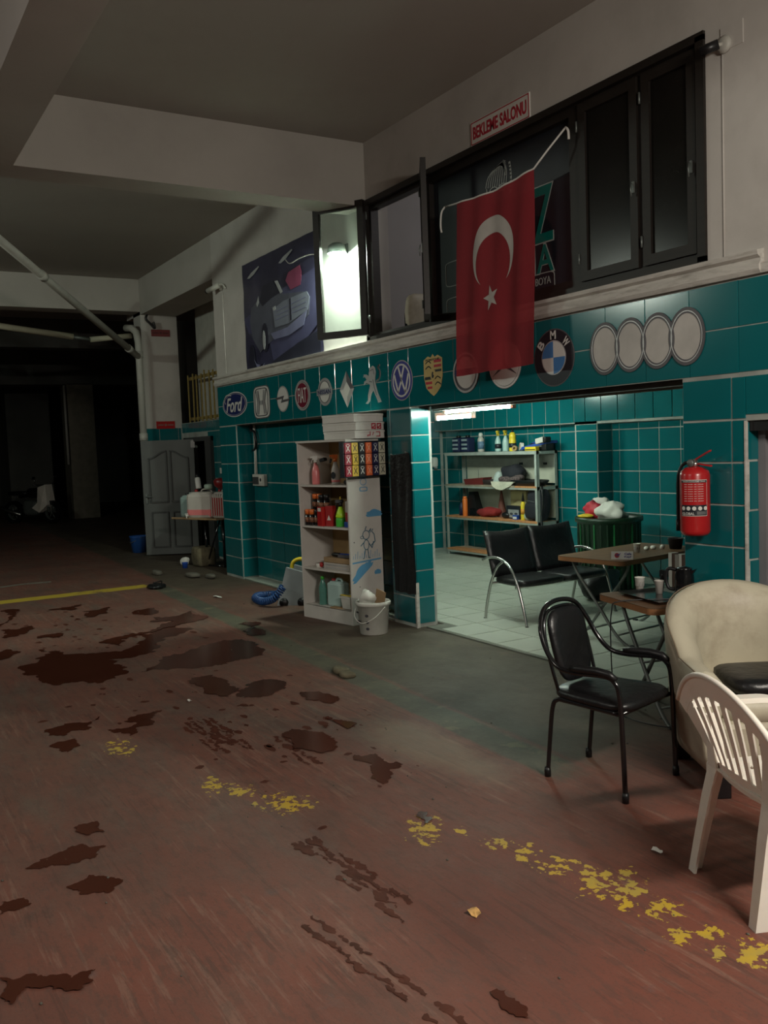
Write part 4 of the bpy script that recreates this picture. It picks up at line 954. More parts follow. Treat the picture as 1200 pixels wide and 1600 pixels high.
# ---- fire extinguisher on the right pillar
t = thing('fire_extinguisher', 'red fire extinguisher with black hose hung on the right tiled pillar', 'extinguisher', (-3.70, 4.385, 1.09), 0)
MB().lathe([(.070, .0), (.083, .015), (.087, .03), (.087, .36), (.080, .385), (.055, .405), (.028, .412)], n=32).build('cylinder', RED, t)
MB().lathe([(.028, .41), (.028, .435), (.02, .44), (.02, .455)], n=16).tube([(-.035, 0, .435), (.0, 0, .435)], .012).build('valve', CHROME, t)
MB().lathe([(.024, 0), (.024, .012), (.02, .016)], T=Matrix.Translation((.0, -.028, .432)) @ Matrix.Rotation(pi/2, 4, 'X'), n=16).build('gauge', STEEL, t)
MB().add([(.0, -.012, .45), (.11, -.01, .505), (.115, .01, .51), (0, .012, .455), (.0, -.012, .442), (.11, -.01, .497), (.115, .01, .50), (0, .012, .445)], [(0, 1, 2, 3), (7, 6, 5, 4), (0, 4, 5, 1), (1, 5, 6, 2), (2, 6, 7, 3), (3, 7, 4, 0)]).add([(.0, -.010, .435), (.12, -.01, .42), (.12, .01, .42), (0, .010, .435), (.0, -.010, .427), (.12, -.01, .41), (.12, .01, .41), (0, .01, .427)], [(0, 1, 2, 3), (7, 6, 5, 4), (0, 4, 5, 1), (1, 5, 6, 2), (2, 6, 7, 3), (3, 7, 4, 0)]).build('lever', RED, t)
MB().tube(curve([(-.03, 0, .435), (-.075, -.01, .425), (-.105, -.02, .36), (-.112, -.02, .2), (-.112, -.02, .08)], 6), .0105, 8).tube([(-.112, -.02, .09), (-.112, -.02, .02)], .014, 8).build('hose', BLACKP, t)
def wrap(a0, a1, z0, z1, r, m_, nm, n=14):
    vs = []
    for k in range(n+1):
        a = a0+(a1-a0)*k/n; vs += [(r*cos(a), r*sin(a), z0), (r*cos(a), r*sin(a), z1)]
    return MB().add(vs, [(2*k, 2*k+2, 2*k+3, 2*k+1) for k in range(n)], True).build(nm, m_, t)
ac = radians(-52)
wrap(ac-1.0, ac+.9, .12, .335, .0878, PAPER, 'label_border'); wrap(ac-.97, ac+.87, .123, .332, .0881, RED, 'label_field')
wrap(ac-.97, ac+.87, .318, .332, .0884, BLACKPR, 'label_heading'); wrap(ac-.97, ac+.87, .123, .186, .0884, BLACKPR, 'label_footer')
def wrap_text(s_, a0, a1, z, h_, r, m_, nm='label_text'):
    o = text(nm, s_, (a1-a0)*r, h_, m_, t, (0, 0, 0), rot=(0, 0, 0), depth=.0002, bold=.01)
    for v in o.data.vertices:
        a = (a0+a1)/2+v.co.x/r; rr = r+v.co.z; y = v.co.y; v.co = Vector((rr*cos(a), rr*sin(a), z+y))
wrap_text('YANGIN SONDURME CIHAZI', ac-.85, ac+.75, .325, .008, .0886, PAPER)
for i in range(8): wrap_text('IIII IIIIII III IIIIIII', ac-.7, ac+.6, .308-i*.014, .004, .0885, PAPER)
wrap_text('GLOBAL', ac-.9, ac+.0, .135, .016, .0887, PAPER)
wrap(ac+.15, ac+.8, .128, .148, .0886, mat('grey_print', (.12, .12, .12), .5), 'label_mark')
for k in range(5): 
    a = ac-.78+k*.38
    MB(Matrix.Rotation(a+pi/2, 4, 'Z') @ Matrix.Translation((0, -.0886, .166))).prism(ell(0, 0, .012, .012, 14), .0004).build('pictogram', PAPER, t)
MB().box((-.02, .085, .30), (.02, .115, .36)).build('wall_bracket', STEEL, t)

# ================================================================== WHITE BOOKCASE AND ITS CONTENTS
BW, BD_, BH = .79, .40, 1.75
bk = thing('bookcase', 'white open bookcase with curved shelves and blue drawings on its side', 'shelf', (-8.26, 3.95, 0), radians(10))
BT = Matrix.Translation((-8.26, 3.95, 0)) @ Matrix.Rotation(radians(10), 4, 'Z')
MB().box((0, 0, 0), (.018, BD_, BH)).build('side_panel', BOARD, bk)
MB().box((BW-.018, 0, 0), (BW, BD_, BH)).build('side_panel', BOARD, bk)
MB().box((.018, BD_-.006, .02), (BW-.018, BD_, BH)).build('back_panel', MDF, bk)
MB().box((.018, .002, .0), (BW-.018, .02, .13)).build('plinth', BOARD, bk)
SH = [.13, .507, .928, 1.335]
def shelf(z, nm='shelf_board', x0=.018, x1=BW-.018):
    n = 12; pts = [(x0+(x1-x0)*k/n, .012-.010*sin(pi*k/n)*1.5) for k in range(n+1)]+[(x1, BD_-.006), (x0, BD_-.006)]
    m = len(pts)
    MB().add([(x, y, z) for x, y in pts]+[(x, y, z-.018) for x, y in pts], [tuple(range(m)), tuple(range(2*m-1, m-1, -1))]+[(i+m, (i+1) % m+m, (i+1) % m, i) for i in range(m)]).build(nm, BOARD, bk)
for z in SH: shelf(z)
MB().box((-.008, -.008, BH), (BW, BD_, BH+.018)).build('top_board', BOARD, bk)
# drawings printed on the side panel (local y across, facing +x)
ST = Matrix.Translation((BW+.0005, 0, 0)) @ Matrix.Rotation(pi/2, 4, 'Z')
def cloud(cx, cz, s_, tilt=0):
    pts = []
    for k in range(25):
        a = pi*k/24; r = 1+.22*abs(sin(a*3.0)); pts.append((s_*r*cos(a), s_*.36*r*sin(a)*(1.1 if .8 < a < 2.2 else .8)))
    pts += [(-s_*1.25, -.012), (-s_, -.03), (s_, -.03), (s_*1.25, -.012)]
    return [(cx+x*cos(tilt)-z*sin(tilt), cz+x*sin(tilt)+z*cos(tilt)) for x, z in pts]
for cx, cz, s_, ti in ((.31, 1.05, .085, 0), (.14, .50, .13, .62), (.33, .49, .035, 0)): MB(ST).prism(cloud(cx, cz, s_, ti), .0008).build('cloud_print', DRAWB, bk)
mk = MB(ST); W_ = .0085
mk.ring((.20, .85), .046, .038, .001).ring((.15, .83), (.022, .016), (.016, .010), .001).ring((.20, .755), (.036, .051), (.028, .043), .001)
mk.stroke([(.185, .71), (.165, .63), (.155, .625)], W_).stroke([(.215, .71), (.225, .63), (.24, .625)], W_).stroke([(.17, .78), (.13, .75)], W_).stroke([(.23, .77), (.27, .72), (.29, .78)], W_)
mk.stroke([(.25, .74), (.31, .78), (.30, .85), (.27, .88), (.285, .90)], W_).stroke([(.235, .88), (.26, .905), (.25, .87)], W_).stroke([(.19, .90), (.205, .93)], W_)
mk.build('monkey_drawing', DRAWD, bk)
g = MB(ST)
for k in range(13): g.stroke([(.03+k*.027, .63), (.035+k*.027, .66+.02*(k % 3))], .004)
g.prism([(.02, .60), (.38, .615), (.38, .60), (.02, .585)], .001).build('grass_drawing', DRAWB, bk)
b_ = MB(ST).ring((.19, 1.36), (.04, .035), (.034, .028), .001).ring((.19, 1.29), (.05, .022), (.04, .014), .001, p=4).stroke([(.13, 1.40), (.25, 1.40)], .008).stroke([(.17, 1.40), (.19, 1.44), (.21, 1.40)], .006)
b_.build('pot_drawing', DRAWB, bk)
MB(ST).prism(ell(.05, .79, .006, .006, 10), .001).prism(ell(.10, .36, .005, .006, 10), .001).build('screw_hole', BLACKPR, bk)
def onb(x, y, z): return BT @ Vector((x, y, z))
RZ = radians(10)
def spray_bottle(name, label, loc, h, r, body, head, rz=0.0, sx=1.0, band=None, group=None, tr=None):
    t = thing(name, label, 'bottle', loc, rz, group)
    MB().lathe([(r*.95, 0), (r, .01), (r, h*.42), (r*.86, h*.52), (r*.42, h*.70), (r*.36, h*.76)], n=20, sx=sx).build('bottle_body', body, t)
    MB().lathe([(r*.45, h*.74), (r*.45, h*.82), (r*.3, h*.84)], n=14).box((-r*.28, -r*.7, h*.84), (r*.28, r*.55, h*.97)).box((-r*.14, -r*1.25, h*.90), (r*.14, -r*.6, h*.96)).tube([(0, -r*.7, h*.86), (0, -r*.95, h*.80), (0, -r*.9, h*.72)], r*.11, 6).build('spray_head', head, t)
    if band: MB().lathe([(r*1.01, h*.14), (r*1.01, h*.36)], n=20, sx=sx).build('bottle_label', band, t)
    return t
# top shelf
z = SH[3]
spray_bottle('spray_bottle', 'pink spray bottle with white head on the top bookcase shelf', onb(.14, .12, z), .29, .040, PINK, OFFW, RZ-.6)
t = spray_bottle('spray_bottle', 'clear spray bottle with black and orange heads beside the pink one', onb(.45, .13, z), .30, .044, CANW, ORANGE, RZ-.6, band=None)
MB().prism(ell(0, .09, .027, .034, 18), .001, T=Matrix.Rotation(.9, 4, 'Z') @ Matrix.Translation((0, -.0445, 0))).build('round_label', BLACKPR, t)
MB().lathe([(.04, 0), (.045, .03), (.0452, .045)], n=20).build('liquid', PINK, t)
for s_ in (-1, 1): MB().box((s_*.02, -.05, .255), (s_*.075, .0, .285), T=Matrix.Rotation(.9, 4, 'Z') @ Matrix.Rotation(s_*.3, 4, 'Y')).tube([(s_*.055, -.04, .25), (s_*.075, -.05, .215)], .008, 6).build('trigger', BLACKP, t)
o = MB().blob((0, 0, 0), (.12, .1, .05), 3, rough=.2, seed=2).build('black_sponge', BLACKV); o.location = onb(.64, .14, z+.025); tag(o, 'black sponge at the right end of the top bookcase shelf', 'sponge')
# second shelf
z = SH[2]
def spray_can(label, x, y, zz, capm=ORANGE, h=.16, lie=False):
    t = thing('spray_can', label, 'can', onb(x, y, zz), RZ)
    MB().lathe([(.029, 0), (.03, .004), (.03, h*.68), (.022, h*.72)], n=16).build('can_body', BLACKM, t)
    MB().lathe([(.0285, h*.68), (.0285, h*.98), (.024, h)], n=16).build('cap', capm, t)
    MB().lathe([(.0303, h*.2), (.0303, h*.5)], n=16).build('can_print', mat('can_label_print', (.25, .10, .05) if capm is ORANGE else (.3, .3, .3), .5, var=.9, scale=60), t)
    return t
for i, (x, y, zz, cm, lb) in enumerate(((.06, .06, z, ORANGE, 'front left spray can with orange cap on the second bookcase shelf'), (.13, .06, z, ORANGE, 'second spray can with orange cap in the front row'), (.08, .14, z+.15, ORANGE, 'raised spray can with orange cap behind the front row, left'), (.145, .15, z+.15, ORANGE, 'raised spray can with orange cap behind the front row, right'), (.21, .12, z+.145, BLACKP, 'raised all-black spray can left of the tall one'), (.27, .14, z+.145, BLACKP, 'raised all-black spray can next to the red box'), (.20, .07, z, BLACKP, 'black-capped spray can beside the red box'))):
    spray_can(lb, x, y, zz, cm)
for i, (x, y, lb) in enumerate(((.08, .145, 'small black carton under the raised orange-capped cans'), (.215, .155, 'small black carton under the raised black cans'))):
    o = MB().box((-.06, -.04, 0), (.065, .05, .144 if i else .149), bev=.004).build('black_carton', BLACKPR); o.location = onb(x, y+.02, z); o.rotation_euler = (0, 0, RZ); tag(o, lb, 'box')
t = thing('red_box', 'red box with white top label beside the spray cans', 'box', onb(.30, .055, z), RZ-.15)
MB().box((-.045, -.03, 0), (.045, .03, .19), bev=.003).build('carton', RED, t); MB().box((-.03, -.0315, .145), (.03, -.03, .18)).box((-.046, -.02, .15), (-.045, .02, .18)).build('label_patch', PAPER, t)
t = thing('red_box', 'plain red box standing right of the labelled red box', 'box', onb(.395, .09, z), RZ+.2)
MB().box((-.045, -.03, 0), (.045, .03, .20), bev=.003).build('carton', REDP, t); MB().prism([(-.025, .06), (0, .11), (.025, .06)], .001, .03).build('white_mark', PAPER, t)
t = thing('spray_bottle', 'bright green spray bottle with black head on the second shelf', 'bottle', onb(.54, .10, z), RZ-.5)
MB().lathe([(.044, 0), (.05, .01), (.05, .07), (.047, .09)], n=22).build('bottle_base', GREEN, t)
MB().lathe([(.0475, .088), (.052, .10), (.040, .14), (.022, .185), (.016, .20)], n=22).build('bottle_top', LIME, t)
MB().lathe([(.02, .195), (.022, .23), (.012, .235)], n=14).box((-.012, -.05, .232), (.012, .03, .262)).tube([(0, -.03, .235), (0, -.045, .215), (0, -.04, .19)], .006, 6).build('spray_head', BLACKP, t)
MB().box((-.006, -.005, .262), (.006, .005, .29)).build('nozzle', YELLOW, t)
t = thing('plastic_container', 'clear container of red liquid with blue base at the shelf end', 'container', onb(.69, .13, z), RZ)
MB().box((-.06, -.05, .05), (.065, .05, .25), bev=.012).build('container_wall', CANW, t); MB().box((-.061, -.051, .05), (.066, .051, .15), bev=.01).build('liquid', REDLIQ, t); MB().box((-.068, -.06, 0), (.07, .06, .052), bev=.006).build('base_tray', BLUE, t)
# third shelf
z = SH[1]
t = thing('plastic_tub', 'small white and red tub on the third bookcase shelf', 'tub', onb(.20, .07, z), RZ)
MB().lathe([(.03, 0), (.034, .035), (.03, .04)], n=16).build('tub_body', PAPER, t); MB().blob((.035, .0, .03), (.045, .04, .05), 2.4, 12, 8).build('red_lid', REDP, t)
for i, (zz, sx, m_, lb) in enumerate(((z, .40, CANW, 'long clear plastic box at the bottom of the third shelf pile'), (z+.065, .42, BCARD, 'flat brown carton lying on the long clear box'))):
    o = MB().box((-sx/2, -.11, 0), (sx/2, .11, .062 if i == 0 else .05), bev=.005).build('flat_carton' if i else 'clear_box', m_); o.location = onb(.50+.01*i, .16, zz); o.rotation_euler = (0, 0, RZ); tag(o, lb, 'box')
    if i == 0:
        MB().box((-.17, -.112, .01), (.17, -.111, .02)).box((-.17, -.112, .035), (.17, -.111, .05)).build('ribs', SILVER, o)
t = thing('hand_torch', 'blue and black torch lying on the brown cartons', 'torch', onb(.52, .12, z+.138), RZ+.1)
MB().tube([(-.15, 0, .0), (-.12, 0, .0), (-.05, 0, 0), (-.03, 0, .0)], [.012, .022, .022, .018], 12).build('torch_head', BLACKP, t); MB().tube([(-.03, 0, 0), (.17, 0, 0)], .018, 12).build('torch_body', BLUE, t); MB().box((-.02, -.05, -.016), (.16, -.02, .01)).build('side_grip', SILVERD, t)
# bottom shelf
z = SH[0]
t = thing('plastic_bottle', 'slim clear green bottle on the lowest bookcase shelf', 'bottle', onb(.20, .10, z), RZ)
MB().lathe([(.038, 0), (.042, .01), (.039, .05), (.042, .06), (.038, .10), (.042, .12), (.041, .17), (.018, .24), (.016, .255)], n=20).build('bottle_body', PET, t); MB().lathe([(.019, .255), (.019, .28), (.015, .285)], n=14).build('cap', GREEN, t)
def jerry(name, label, loc, rz, w_, d_, h_, m_, capm, liq=None, lh=.4, ribs=False):
    t = thing(name, label, 'canister', loc, rz)
    MB().box((-w_/2, -d_/2, 0), (w_/2, d_/2, h_*.88), bev=min(w_, d_)*.16).blob((0, 0, h_*.85), (w_*.9, d_*.85, h_*.16), 4).build('canister_body', m_, t)
    if liq: MB().box((-w_/2-.001, -d_/2-.001, .004), (w_/2+.001, d_/2+.001, h_*lh), bev=min(w_, d_)*.16).build('liquid', liq, t)
    MB().lathe([(.026, h_*.88), (.026, h_*.98), (.022, h_)], (-w_*.28, 0, 0), n=14).build('cap', capm, t)
    MB().tube(curve([(-w_*.1, 0, h_*.9), (-w_*.02, 0, h_*1.0), (w_*.25, 0, h_*1.0), (w_*.36, 0, h_*.9)], 4), .012, 8).build('handle', m_, t)
    return t
jerry('jerrycan', 'pale blue canister with red cap beside the slim green bottle', onb(.40, .14, z), RZ, .21, .13, .27, CANB, REDP)
t = thing('white_tub', 'white tub with a yellow strip on it at the shelf end', 'tub', onb(.66, .08, z), RZ)
MB().add([(-.06, -.05, 0), (.06, -.05, 0), (.06, .05, 0), (-.06, .05, 0), (-.072, -.062, .11), (.072, -.062, .11), (.072, .062, .11), (-.072, .062, .11)], [(3, 2, 1, 0), (4, 5, 6, 7), (0, 1, 5, 4), (1, 2, 6, 5), (2, 3, 7, 6), (3, 0, 4, 7)]).box((-.078, -.068, .105), (.078, .068, .118)).build('tub_body', OFFW, t); MB().box((-.13, -.02, .118), (.05, .01, .124)).build('yellow_strip', YELLOW, t)
o = MB().box((-.16, -.10, 0), (.16, .10, .012)).build('brown_mat', BCARD); o.location = onb(.56, .14, z); o.rotation_euler = (0, 0, RZ+.2); tag(o, 'flat brown board lying on the lowest bookcase shelf', 'board')
for nm in ('white_tub', ): t.location.z += .013
# carton display at the right top corner
dc = thing('display_case', 'shallow dark display case of small cartons at the bookcase corner', 'display', tuple(onb(BW+.02, -.10, 1.41)), radians(10))
MB().box((0, 0, 0), (.012, .50, .335)).box((.012, 0, 0), (.075, .50, .008)).box((.012, 0, .327), (.075, .50, .335)).box((.012, -.006, 0), (.07, 0, .335)).box((.012, .5, 0), (.07, .506, .335)).build('case_shell', BLACKPR, dc)
DT = Matrix.Translation(onb(BW+.02, -.10, 1.41)) @ Matrix.Rotation(radians(10), 4, 'Z')
cc = [('dark red', (.30, .02, .04)), ('yellow', (.62, .42, .05)), ('black', (.015, .015, .02)), ('orange', (.70, .13, .04)), ('navy', (.02, .02, .07)), ('cream', (.50, .48, .36))]
xm = {0: PAPER, 1: BLACKPR, 2: PAPER, 3: mat('pale_orange_print', (.8, .4, .25), .5), 4: PAPER, 5: BLACKPR}
for r in range(3):
    for c in range(6):
        p = DT @ Vector((.014, .045+c*.0825, .01+r*.106))
        col = mat('carton_'+cc[c][0].replace(' ', '_'), cc[c][1], .5)
        t = thing('small_carton', '%s carton with an X mark in the %s row of the display' % (cc[c][0], ('bottom', 'middle', 'top')[r]), 'box', p, radians(10)+random.uniform(-.05, .05), 'cartons in the display case')
        MB().box((0, -.036, 0), (.066, .036, .100), bev=.002).build('carton', col, t)
        T_ = Matrix.Translation((.0662, 0, 0)) @ Matrix.Rotation(pi/2, 4, 'Z')
        MB(T_).stroke([(-.018, .022), (.018, .078)], .007, .001).stroke([(.018, .022), (-.018, .078)], .007, .001).stroke([(-.014, .088), (.014, .088)], .004, .001).build('x_mark', xm[c], t)
# three white boxes on top
for k, lb in enumerate(('lowest of the three white boxes stacked on the bookcase', 'middle of the three white boxes, with red print', 'topmost of the three white boxes on the bookcase')):
    p = onb(.59-.008*k, .265, BH+.019+k*.079)
    t = thing('pizza_box', lb, 'box', p, radians(10)+(-.02, .03, .0)[k])
    MB().box((-.245, -.18, .001), (.245, .18, .069), bev=.003).build('box_tray', CARD, t)
    MB().box((-.249, -.184, .058), (.249, .184, .077), bev=.002).build('lid', CARD, t)
    if k < 2:
        T_ = Matrix.Translation((.2492, 0, 0)) @ Matrix.Rotation(pi/2, 4, 'Z')
        m_ = MB(T_)
        if k == 1:
            for ox in (.02, .09): m_.stroke([(ox, .012), (ox, .06), (ox+.045, .06), (ox+.045, .012), (ox, .02), (ox+.045, .045)], .011, .001)
        else:
            m_.stroke([(-.03, .02), (-.03, .03), (.0, .03), (.0, .065)], .008, .001).stroke([(.03, .03), (.045, .06)], .006, .001).stroke([(.075, .02), (.12, .02), (.12, .06), (.075, .06)], .008, .001)
        m_.build('red_print', REDPRINT, t)
# bucket
t = thing('white_bucket', 'white plastic bucket with black print beside the bookcase', 'bucket', (-7.08, 4.08, 0), radians(20))
MB().lathe([(.12, 0), (.125, .004), (.148, .26), (.160, .262), (.160, .29), (.152, .298), (.146, .29), (.142, .26), (.118, .01)], n=36).build('bucket_wall', OFFW, t)
MB().tube(curve([(-.12, -.09, .255), (-.09, -.16, .17), (.02, -.185, .12), (.12, -.13, .17), (.155, -.02, .255)], 6), .004, 6).build('handle', OFFW, t)
T_ = Matrix.Rotation(-.5, 4, 'Z') @ Matrix.Translation((0, -.139, 0))
MB(T_).prism([(-.05, .10), (.03, .11), (.03, .13), (-.05, .125)], .002).prism([(-.05, .19), (.0, .195), (.0, .205), (-.05, .205)], .006).build('black_print', BLACKPR, t)
for k in range(3): MB(Matrix.Rotation(.25, 4, 'Z') @ Matrix.Translation((0, -.127-.006*k, .06+.06*k))).prism(ell(0, 0, .017, .014, 12), .004).build('round_mark', mat('dark_print', (.05, .05, .06), .5), t)
o = MB().blob((0, 0, 0), (.16, .14, .15), 2.2, 20, 14, rough=.28, seed=4, fs=14).build('tissue', PAPER); o.location = (-7.09, 4.03, .33); tag(o, 'crumpled white tissue sticking out of the bucket', 'tissue')
o = MB().box((-.05, -.004, -.07), (.05, .004, .08)).build('cardboard_scrap', BCARD); o.location = (-6.98, 4.10, .33); o.rotation_euler = (.3, .35, .5); tag(o, 'torn brown cardboard scrap in the bucket', 'scrap')
# black cloth on the middle pillar
n = 16; mth = 30; vs = []; W0 = .30
for s_ in (0, 1):
    for j in range(mth+1):
        for i in range(n+1):
            u = i/n; v = j/mth
            x = -7.34+u*(.33+.02*sin(v*9))+.02*v+.012*mnoise.noise(Vector((v*6, u*2, 1)))
            z = 1.60-1.28*v-.012*abs(sin(u*7))*v+.02*u*(1-v); y = D-.012-.018*(1+sin(u*15+v*3))*.5*(.3+v)-.006*s_
            vs.append((x, y, z))
q = (n+1)*(mth+1); fs = []
for j in range(mth):
    for i in range(n):
        a = j*(n+1)+i; fs += [(a+1, a, a+n+1, a+n+2), (q+a, q+a+1, q+a+n+2, q+a+n+1)]
o = MB().add(vs, fs, True).build('hanging_cloth', CLOTHB); tag(o, 'long black cloth hanging on the middle tiled pillar', 'cloth')
MB().tube([(-7.30, D-.01, 1.60), (-7.30, D-.04, 1.61)], .006, 6).tube([(-7.05, D-.01, 1.62), (-7.05, D-.04, 1.63)], .006, 6).build('hook', STEEL, o)

# ---- carpet washer with coiled blue hose
t = thing('wet_vacuum', 'grey cleaning machine with coiled blue hose behind the bookcase', 'vacuum cleaner', (-9.0, 4.26, .0), radians(50))
for s_ in (-1, 1): MB().add([(-.22, s_*.13-.02, 0), (.12, s_*.13-.02, 0), (.10, s_*.13-.02, .36), (-.10, s_*.13-.02, .42), (-.22, s_*.13+.02, 0), (.12, s_*.13+.02, 0), (.10, s_*.13+.02, .36), (-.10, s_*.13+.02, .42)], [(0, 1, 2, 3), (7, 6, 5, 4), (0, 4, 5, 1), (1, 5, 6, 2), (2, 6, 7, 3), (3, 7, 4, 0)]).build('side_shell', mat('grey_shell', (.27, .29, .30), .5), t)
MB().box((-.16, -.10, .02), (.10, .10, .10), bev=.01).box((-.05, -.10, .10), (.08, .10, .32), bev=.02).build('motor_housing', BLACKP, t)
MB().box((.10, -.12, .16), (.15, -.04, .28), bev=.01).build('yellow_tank', YELLOW, t)
MB().tube(curve([(-.08, 0, .34), (-.06, 0, .45), (.02, 0, .49), (.12, 0, .47)], 5), .022, 10).build('yellow_handle', YELLOW, t)
for x in (-.14, .06): MB().lathe([(.045, -.02), (.05, 0), (.045, .02)], T=Matrix.Translation((x, -.15, .035)) @ Matrix.Rotation(pi/2, 4, 'X'), n=16).build('wheel', BLACKP, t)
pth = curve([(-8.90, 4.02, .22), (-8.95, 3.93, .10), (-9.1, 3.86, .055), (-9.35, 3.88, .055), (-9.50, 4.0, .055), (-9.45, 4.14, .055), (-9.28, 4.22, .06), (-9.18, 4.24, .12)], 30)
hp = []; n = len(pth)
for i, p in enumerate(pth):
    d = (pth[min(i+1, n-1)]-pth[max(i-1, 0)]).normalized(); a = d.cross(Vector((0, 0, 1))).normalized(); b = a.cross(d)
    for k in range(4):
        th = (i*4+k)*0.34; f = k/4; q = p.lerp(pth[min(i+1, n-1)], f); hp.append(q+a*cos(th)*.036+b*sin(th)*.036)
hs = MB().tube(hp, .0085, 6).build('coiled_hose', mat('blue_hose', (.01, .05, .17), .35)); hs.parent = t; hs.matrix_parent_inverse = (Matrix.Translation((-9.0, 4.26, .0)) @ Matrix.Rotation(radians(50), 4, 'Z')).inverted()
# ================================================================== GREY STEEL RACK
RX0, RX1, RY0, RY1 = -11.30, -9.20, 7.86, 8.22
rk = thing('storage_rack', 'grey steel rack with cream back panels against the tiled back wall', 'rack', (RX0, RY0, .018), 0)
RW = RX1-RX0; RD = RY1-RY0; RH = 1.53
for x in (0, RW):
    for y in (0, RD):
        s_ = 1 if x == 0 else -1; q = 1 if y == 0 else -1
        MB().box((min(x, x+s_*.045), min(y, y+q*.004), 0), (max(x, x+s_*.045), max(y, y+q*.004), RH)).box((min(x, x+s_*.004), min(y, y+q*.045), 0), (max(x, x+s_*.004), max(y, y+q*.045), RH)).build('post', RACKM, rk)
RS = [.09, .585, 1.055, 1.53]
for k, z in enumerate(RS):
    MB().box((0, -.004, z-.045), (RW, .0, z)).box((0, RD, z-.045), (RW, RD+.004, z)).box((0, 0, z-.045), (.004, RD, z)).box((RW-.004, 0, z-.045), (RW, RD, z)).build('shelf_frame', RACKM, rk)
    if k == 3: MB().box((0, 0, z-.006), (RW, RD, z)).build('shelf_sheet', STEEL, rk)
    else:
        for j, (a, b, m_) in enumerate(((.01, RW*.34, PLANKO if k < 2 else PLANKD), (RW*.345, RW*.78, PLANKO if k < 2 else PLANKD), (RW*.785, RW-.01, PLANKO))):
            MB().box((a, -.008, z-.018), (b, RD*.5-.003, z+random.uniform(.004, .012))).build('plank', m_, rk)
            MB().box((a, RD*.5, z-.012), (b, RD-.01, z+.004)).build('plank', PLANKD, rk)
for a, b, z0, z1 in ((.10, RW*.5, .62, 1.05), (RW*.5+.01, RW-.02, .62, 1.05), (.10, RW-.02, 1.09, 1.31), (RW*.62, RW-.02, .15, .55)): MB().box((a, RD-.022, z0), (b, RD-.010, z1)).build('back_panel', RACKB, rk)
MB().box((.10, RD-.03, 1.30), (RW-.02, RD-.018, 1.49)).build('back_panel', mat('grey_panel', (.33, .33, .29), .6), rk)
for x in (RW*.66, RW*.9): MB().box((x-.03, RD-.04, 1.335), (x+.04, RD-.03, 1.365)).build('cable_hole', BLACKP, rk)
MB().add([(.04, RD+.002, 1.05), (.24, RD+.002, 1.5), (.24, RD+.006, 1.5), (.04, RD+.006, 1.05)], [(0, 1, 2, 3)]).build('brace', STEEL, rk)
def rkp(px_X, y, k): return (px_X, RY0+y, .018+RS[k])
# top of the rack
for x, lb, c_ in ((-11.16, 'left of two dark navy canisters on top of the steel rack', NAVY), (-10.93, 'right of two dark navy canisters on top of the steel rack', NAVY)):
    t = thing('navy_canister', lb, 'canister', rkp(x, .17, 3), 0)
    MB().box((-.085, -.07, 0), (.085, .07, .215), bev=.02).build('canister_body', c_, t); MB().lathe([(.035, .21), (.035, .245), (.03, .25)], n=16).build('cap', BLACKP, t)
    for z_ in (.04, .10, .165): MB().box((-.07, -.0715, z_), (.07, -.0705, z_+.028)).build('label_band', mat('pale_label', (.35, .42, .45), .5), t)
t = thing('white_bottle', 'white round-shouldered bottle on the rack, right of the navy canisters', 'bottle', rkp(-10.56, .13, 3))
MB().lathe([(.045, 0), (.047, .01), (.047, .18), (.03, .215), (.018, .22)], n=20).build('bottle_body', CANW, t); MB().lathe([(.03, .215), (.032, .25), (.025, .27), (.014, .275)], n=16).build('cap', PAPER, t); MB().lathe([(.0475, .04), (.0475, .15)], n=20).build('bottle_label', mat('blue_grey_label', (.12, .2, .3), .5), t)
spray_bottle('spray_bottle', 'left of two white spray bottles with yellow heads on the rack', rkp(-10.16, .13, 3), .30, .046, CANB, YELLOW, .5, band=BLACKPR)
spray_bottle('spray_bottle', 'right of two white spray bottles with yellow heads on the rack', rkp(-10.03, .16, 3), .30, .046, CANB, YELLOW, .4)
t = thing('yellow_bottle', 'yellow bottle with a dark label on top of the steel rack', 'bottle', rkp(-9.84, .13, 3))
MB().lathe([(.048, 0), (.05, .01), (.05, .15), (.044, .18), (.05, .20), (.035, .25), (.02, .26)], n=20).build('bottle_body', YELLOW, t); MB().lathe([(.018, .255), (.018, .285), (.01, .29)], n=14).build('cap', BLACKP, t); MB().lathe([(.0508, .05), (.0508, .11)], n=20).build('bottle_label', BLACKPR, t)
def ringtape(lb, loc, ro, ri, wd, m_, rot):
    o = MB().ring((0, 0), ro, ri, wd, -wd/2, 28).build('tape_roll', m_); o.location = loc; o.rotation_euler = rot; tag(o, lb, 'tape'); MB().ring((0, 0), ri+.004, ri-.002, wd*1.02, -wd*.51, 24).build('tape_core', BCARD, o)
ringtape('larger pale tape roll leaning on top of the rack', rkp(-9.62, .10, 3)[:2]+(.018+1.53+.058,), .055, .036, .045, CARD, (-.15, 0, -.5))
ringtape('smaller brown tape roll left of the larger pale one', rkp(-9.72, .07, 3)[:2]+(.018+1.53+.038,), .038, .02, .04, BCARD, (-.1, 0, .4))
t = thing('blue_folder', 'blue flat folder lying slanted on top of the rack', 'folder', rkp(-9.42, .20, 3), .2); MB().box((-.20, -.10, .0), (.26, .12, .035), T=Matrix.Rotation(-.18, 4, 'Y')).build('cover', BLUE, t)
t.location.z += .05
t = thing('yellow_box', 'small yellow box at the front of the rack top', 'box', rkp(-9.36, .06, 3), .1); MB().box((-.10, -.03, 0), (.10, .04, .055), bev=.004).build('carton', YELLOW, t); MB().box((-.09, -.0315, .01), (.09, -.0305, .022)).build('stripe', BLACKPR, t)
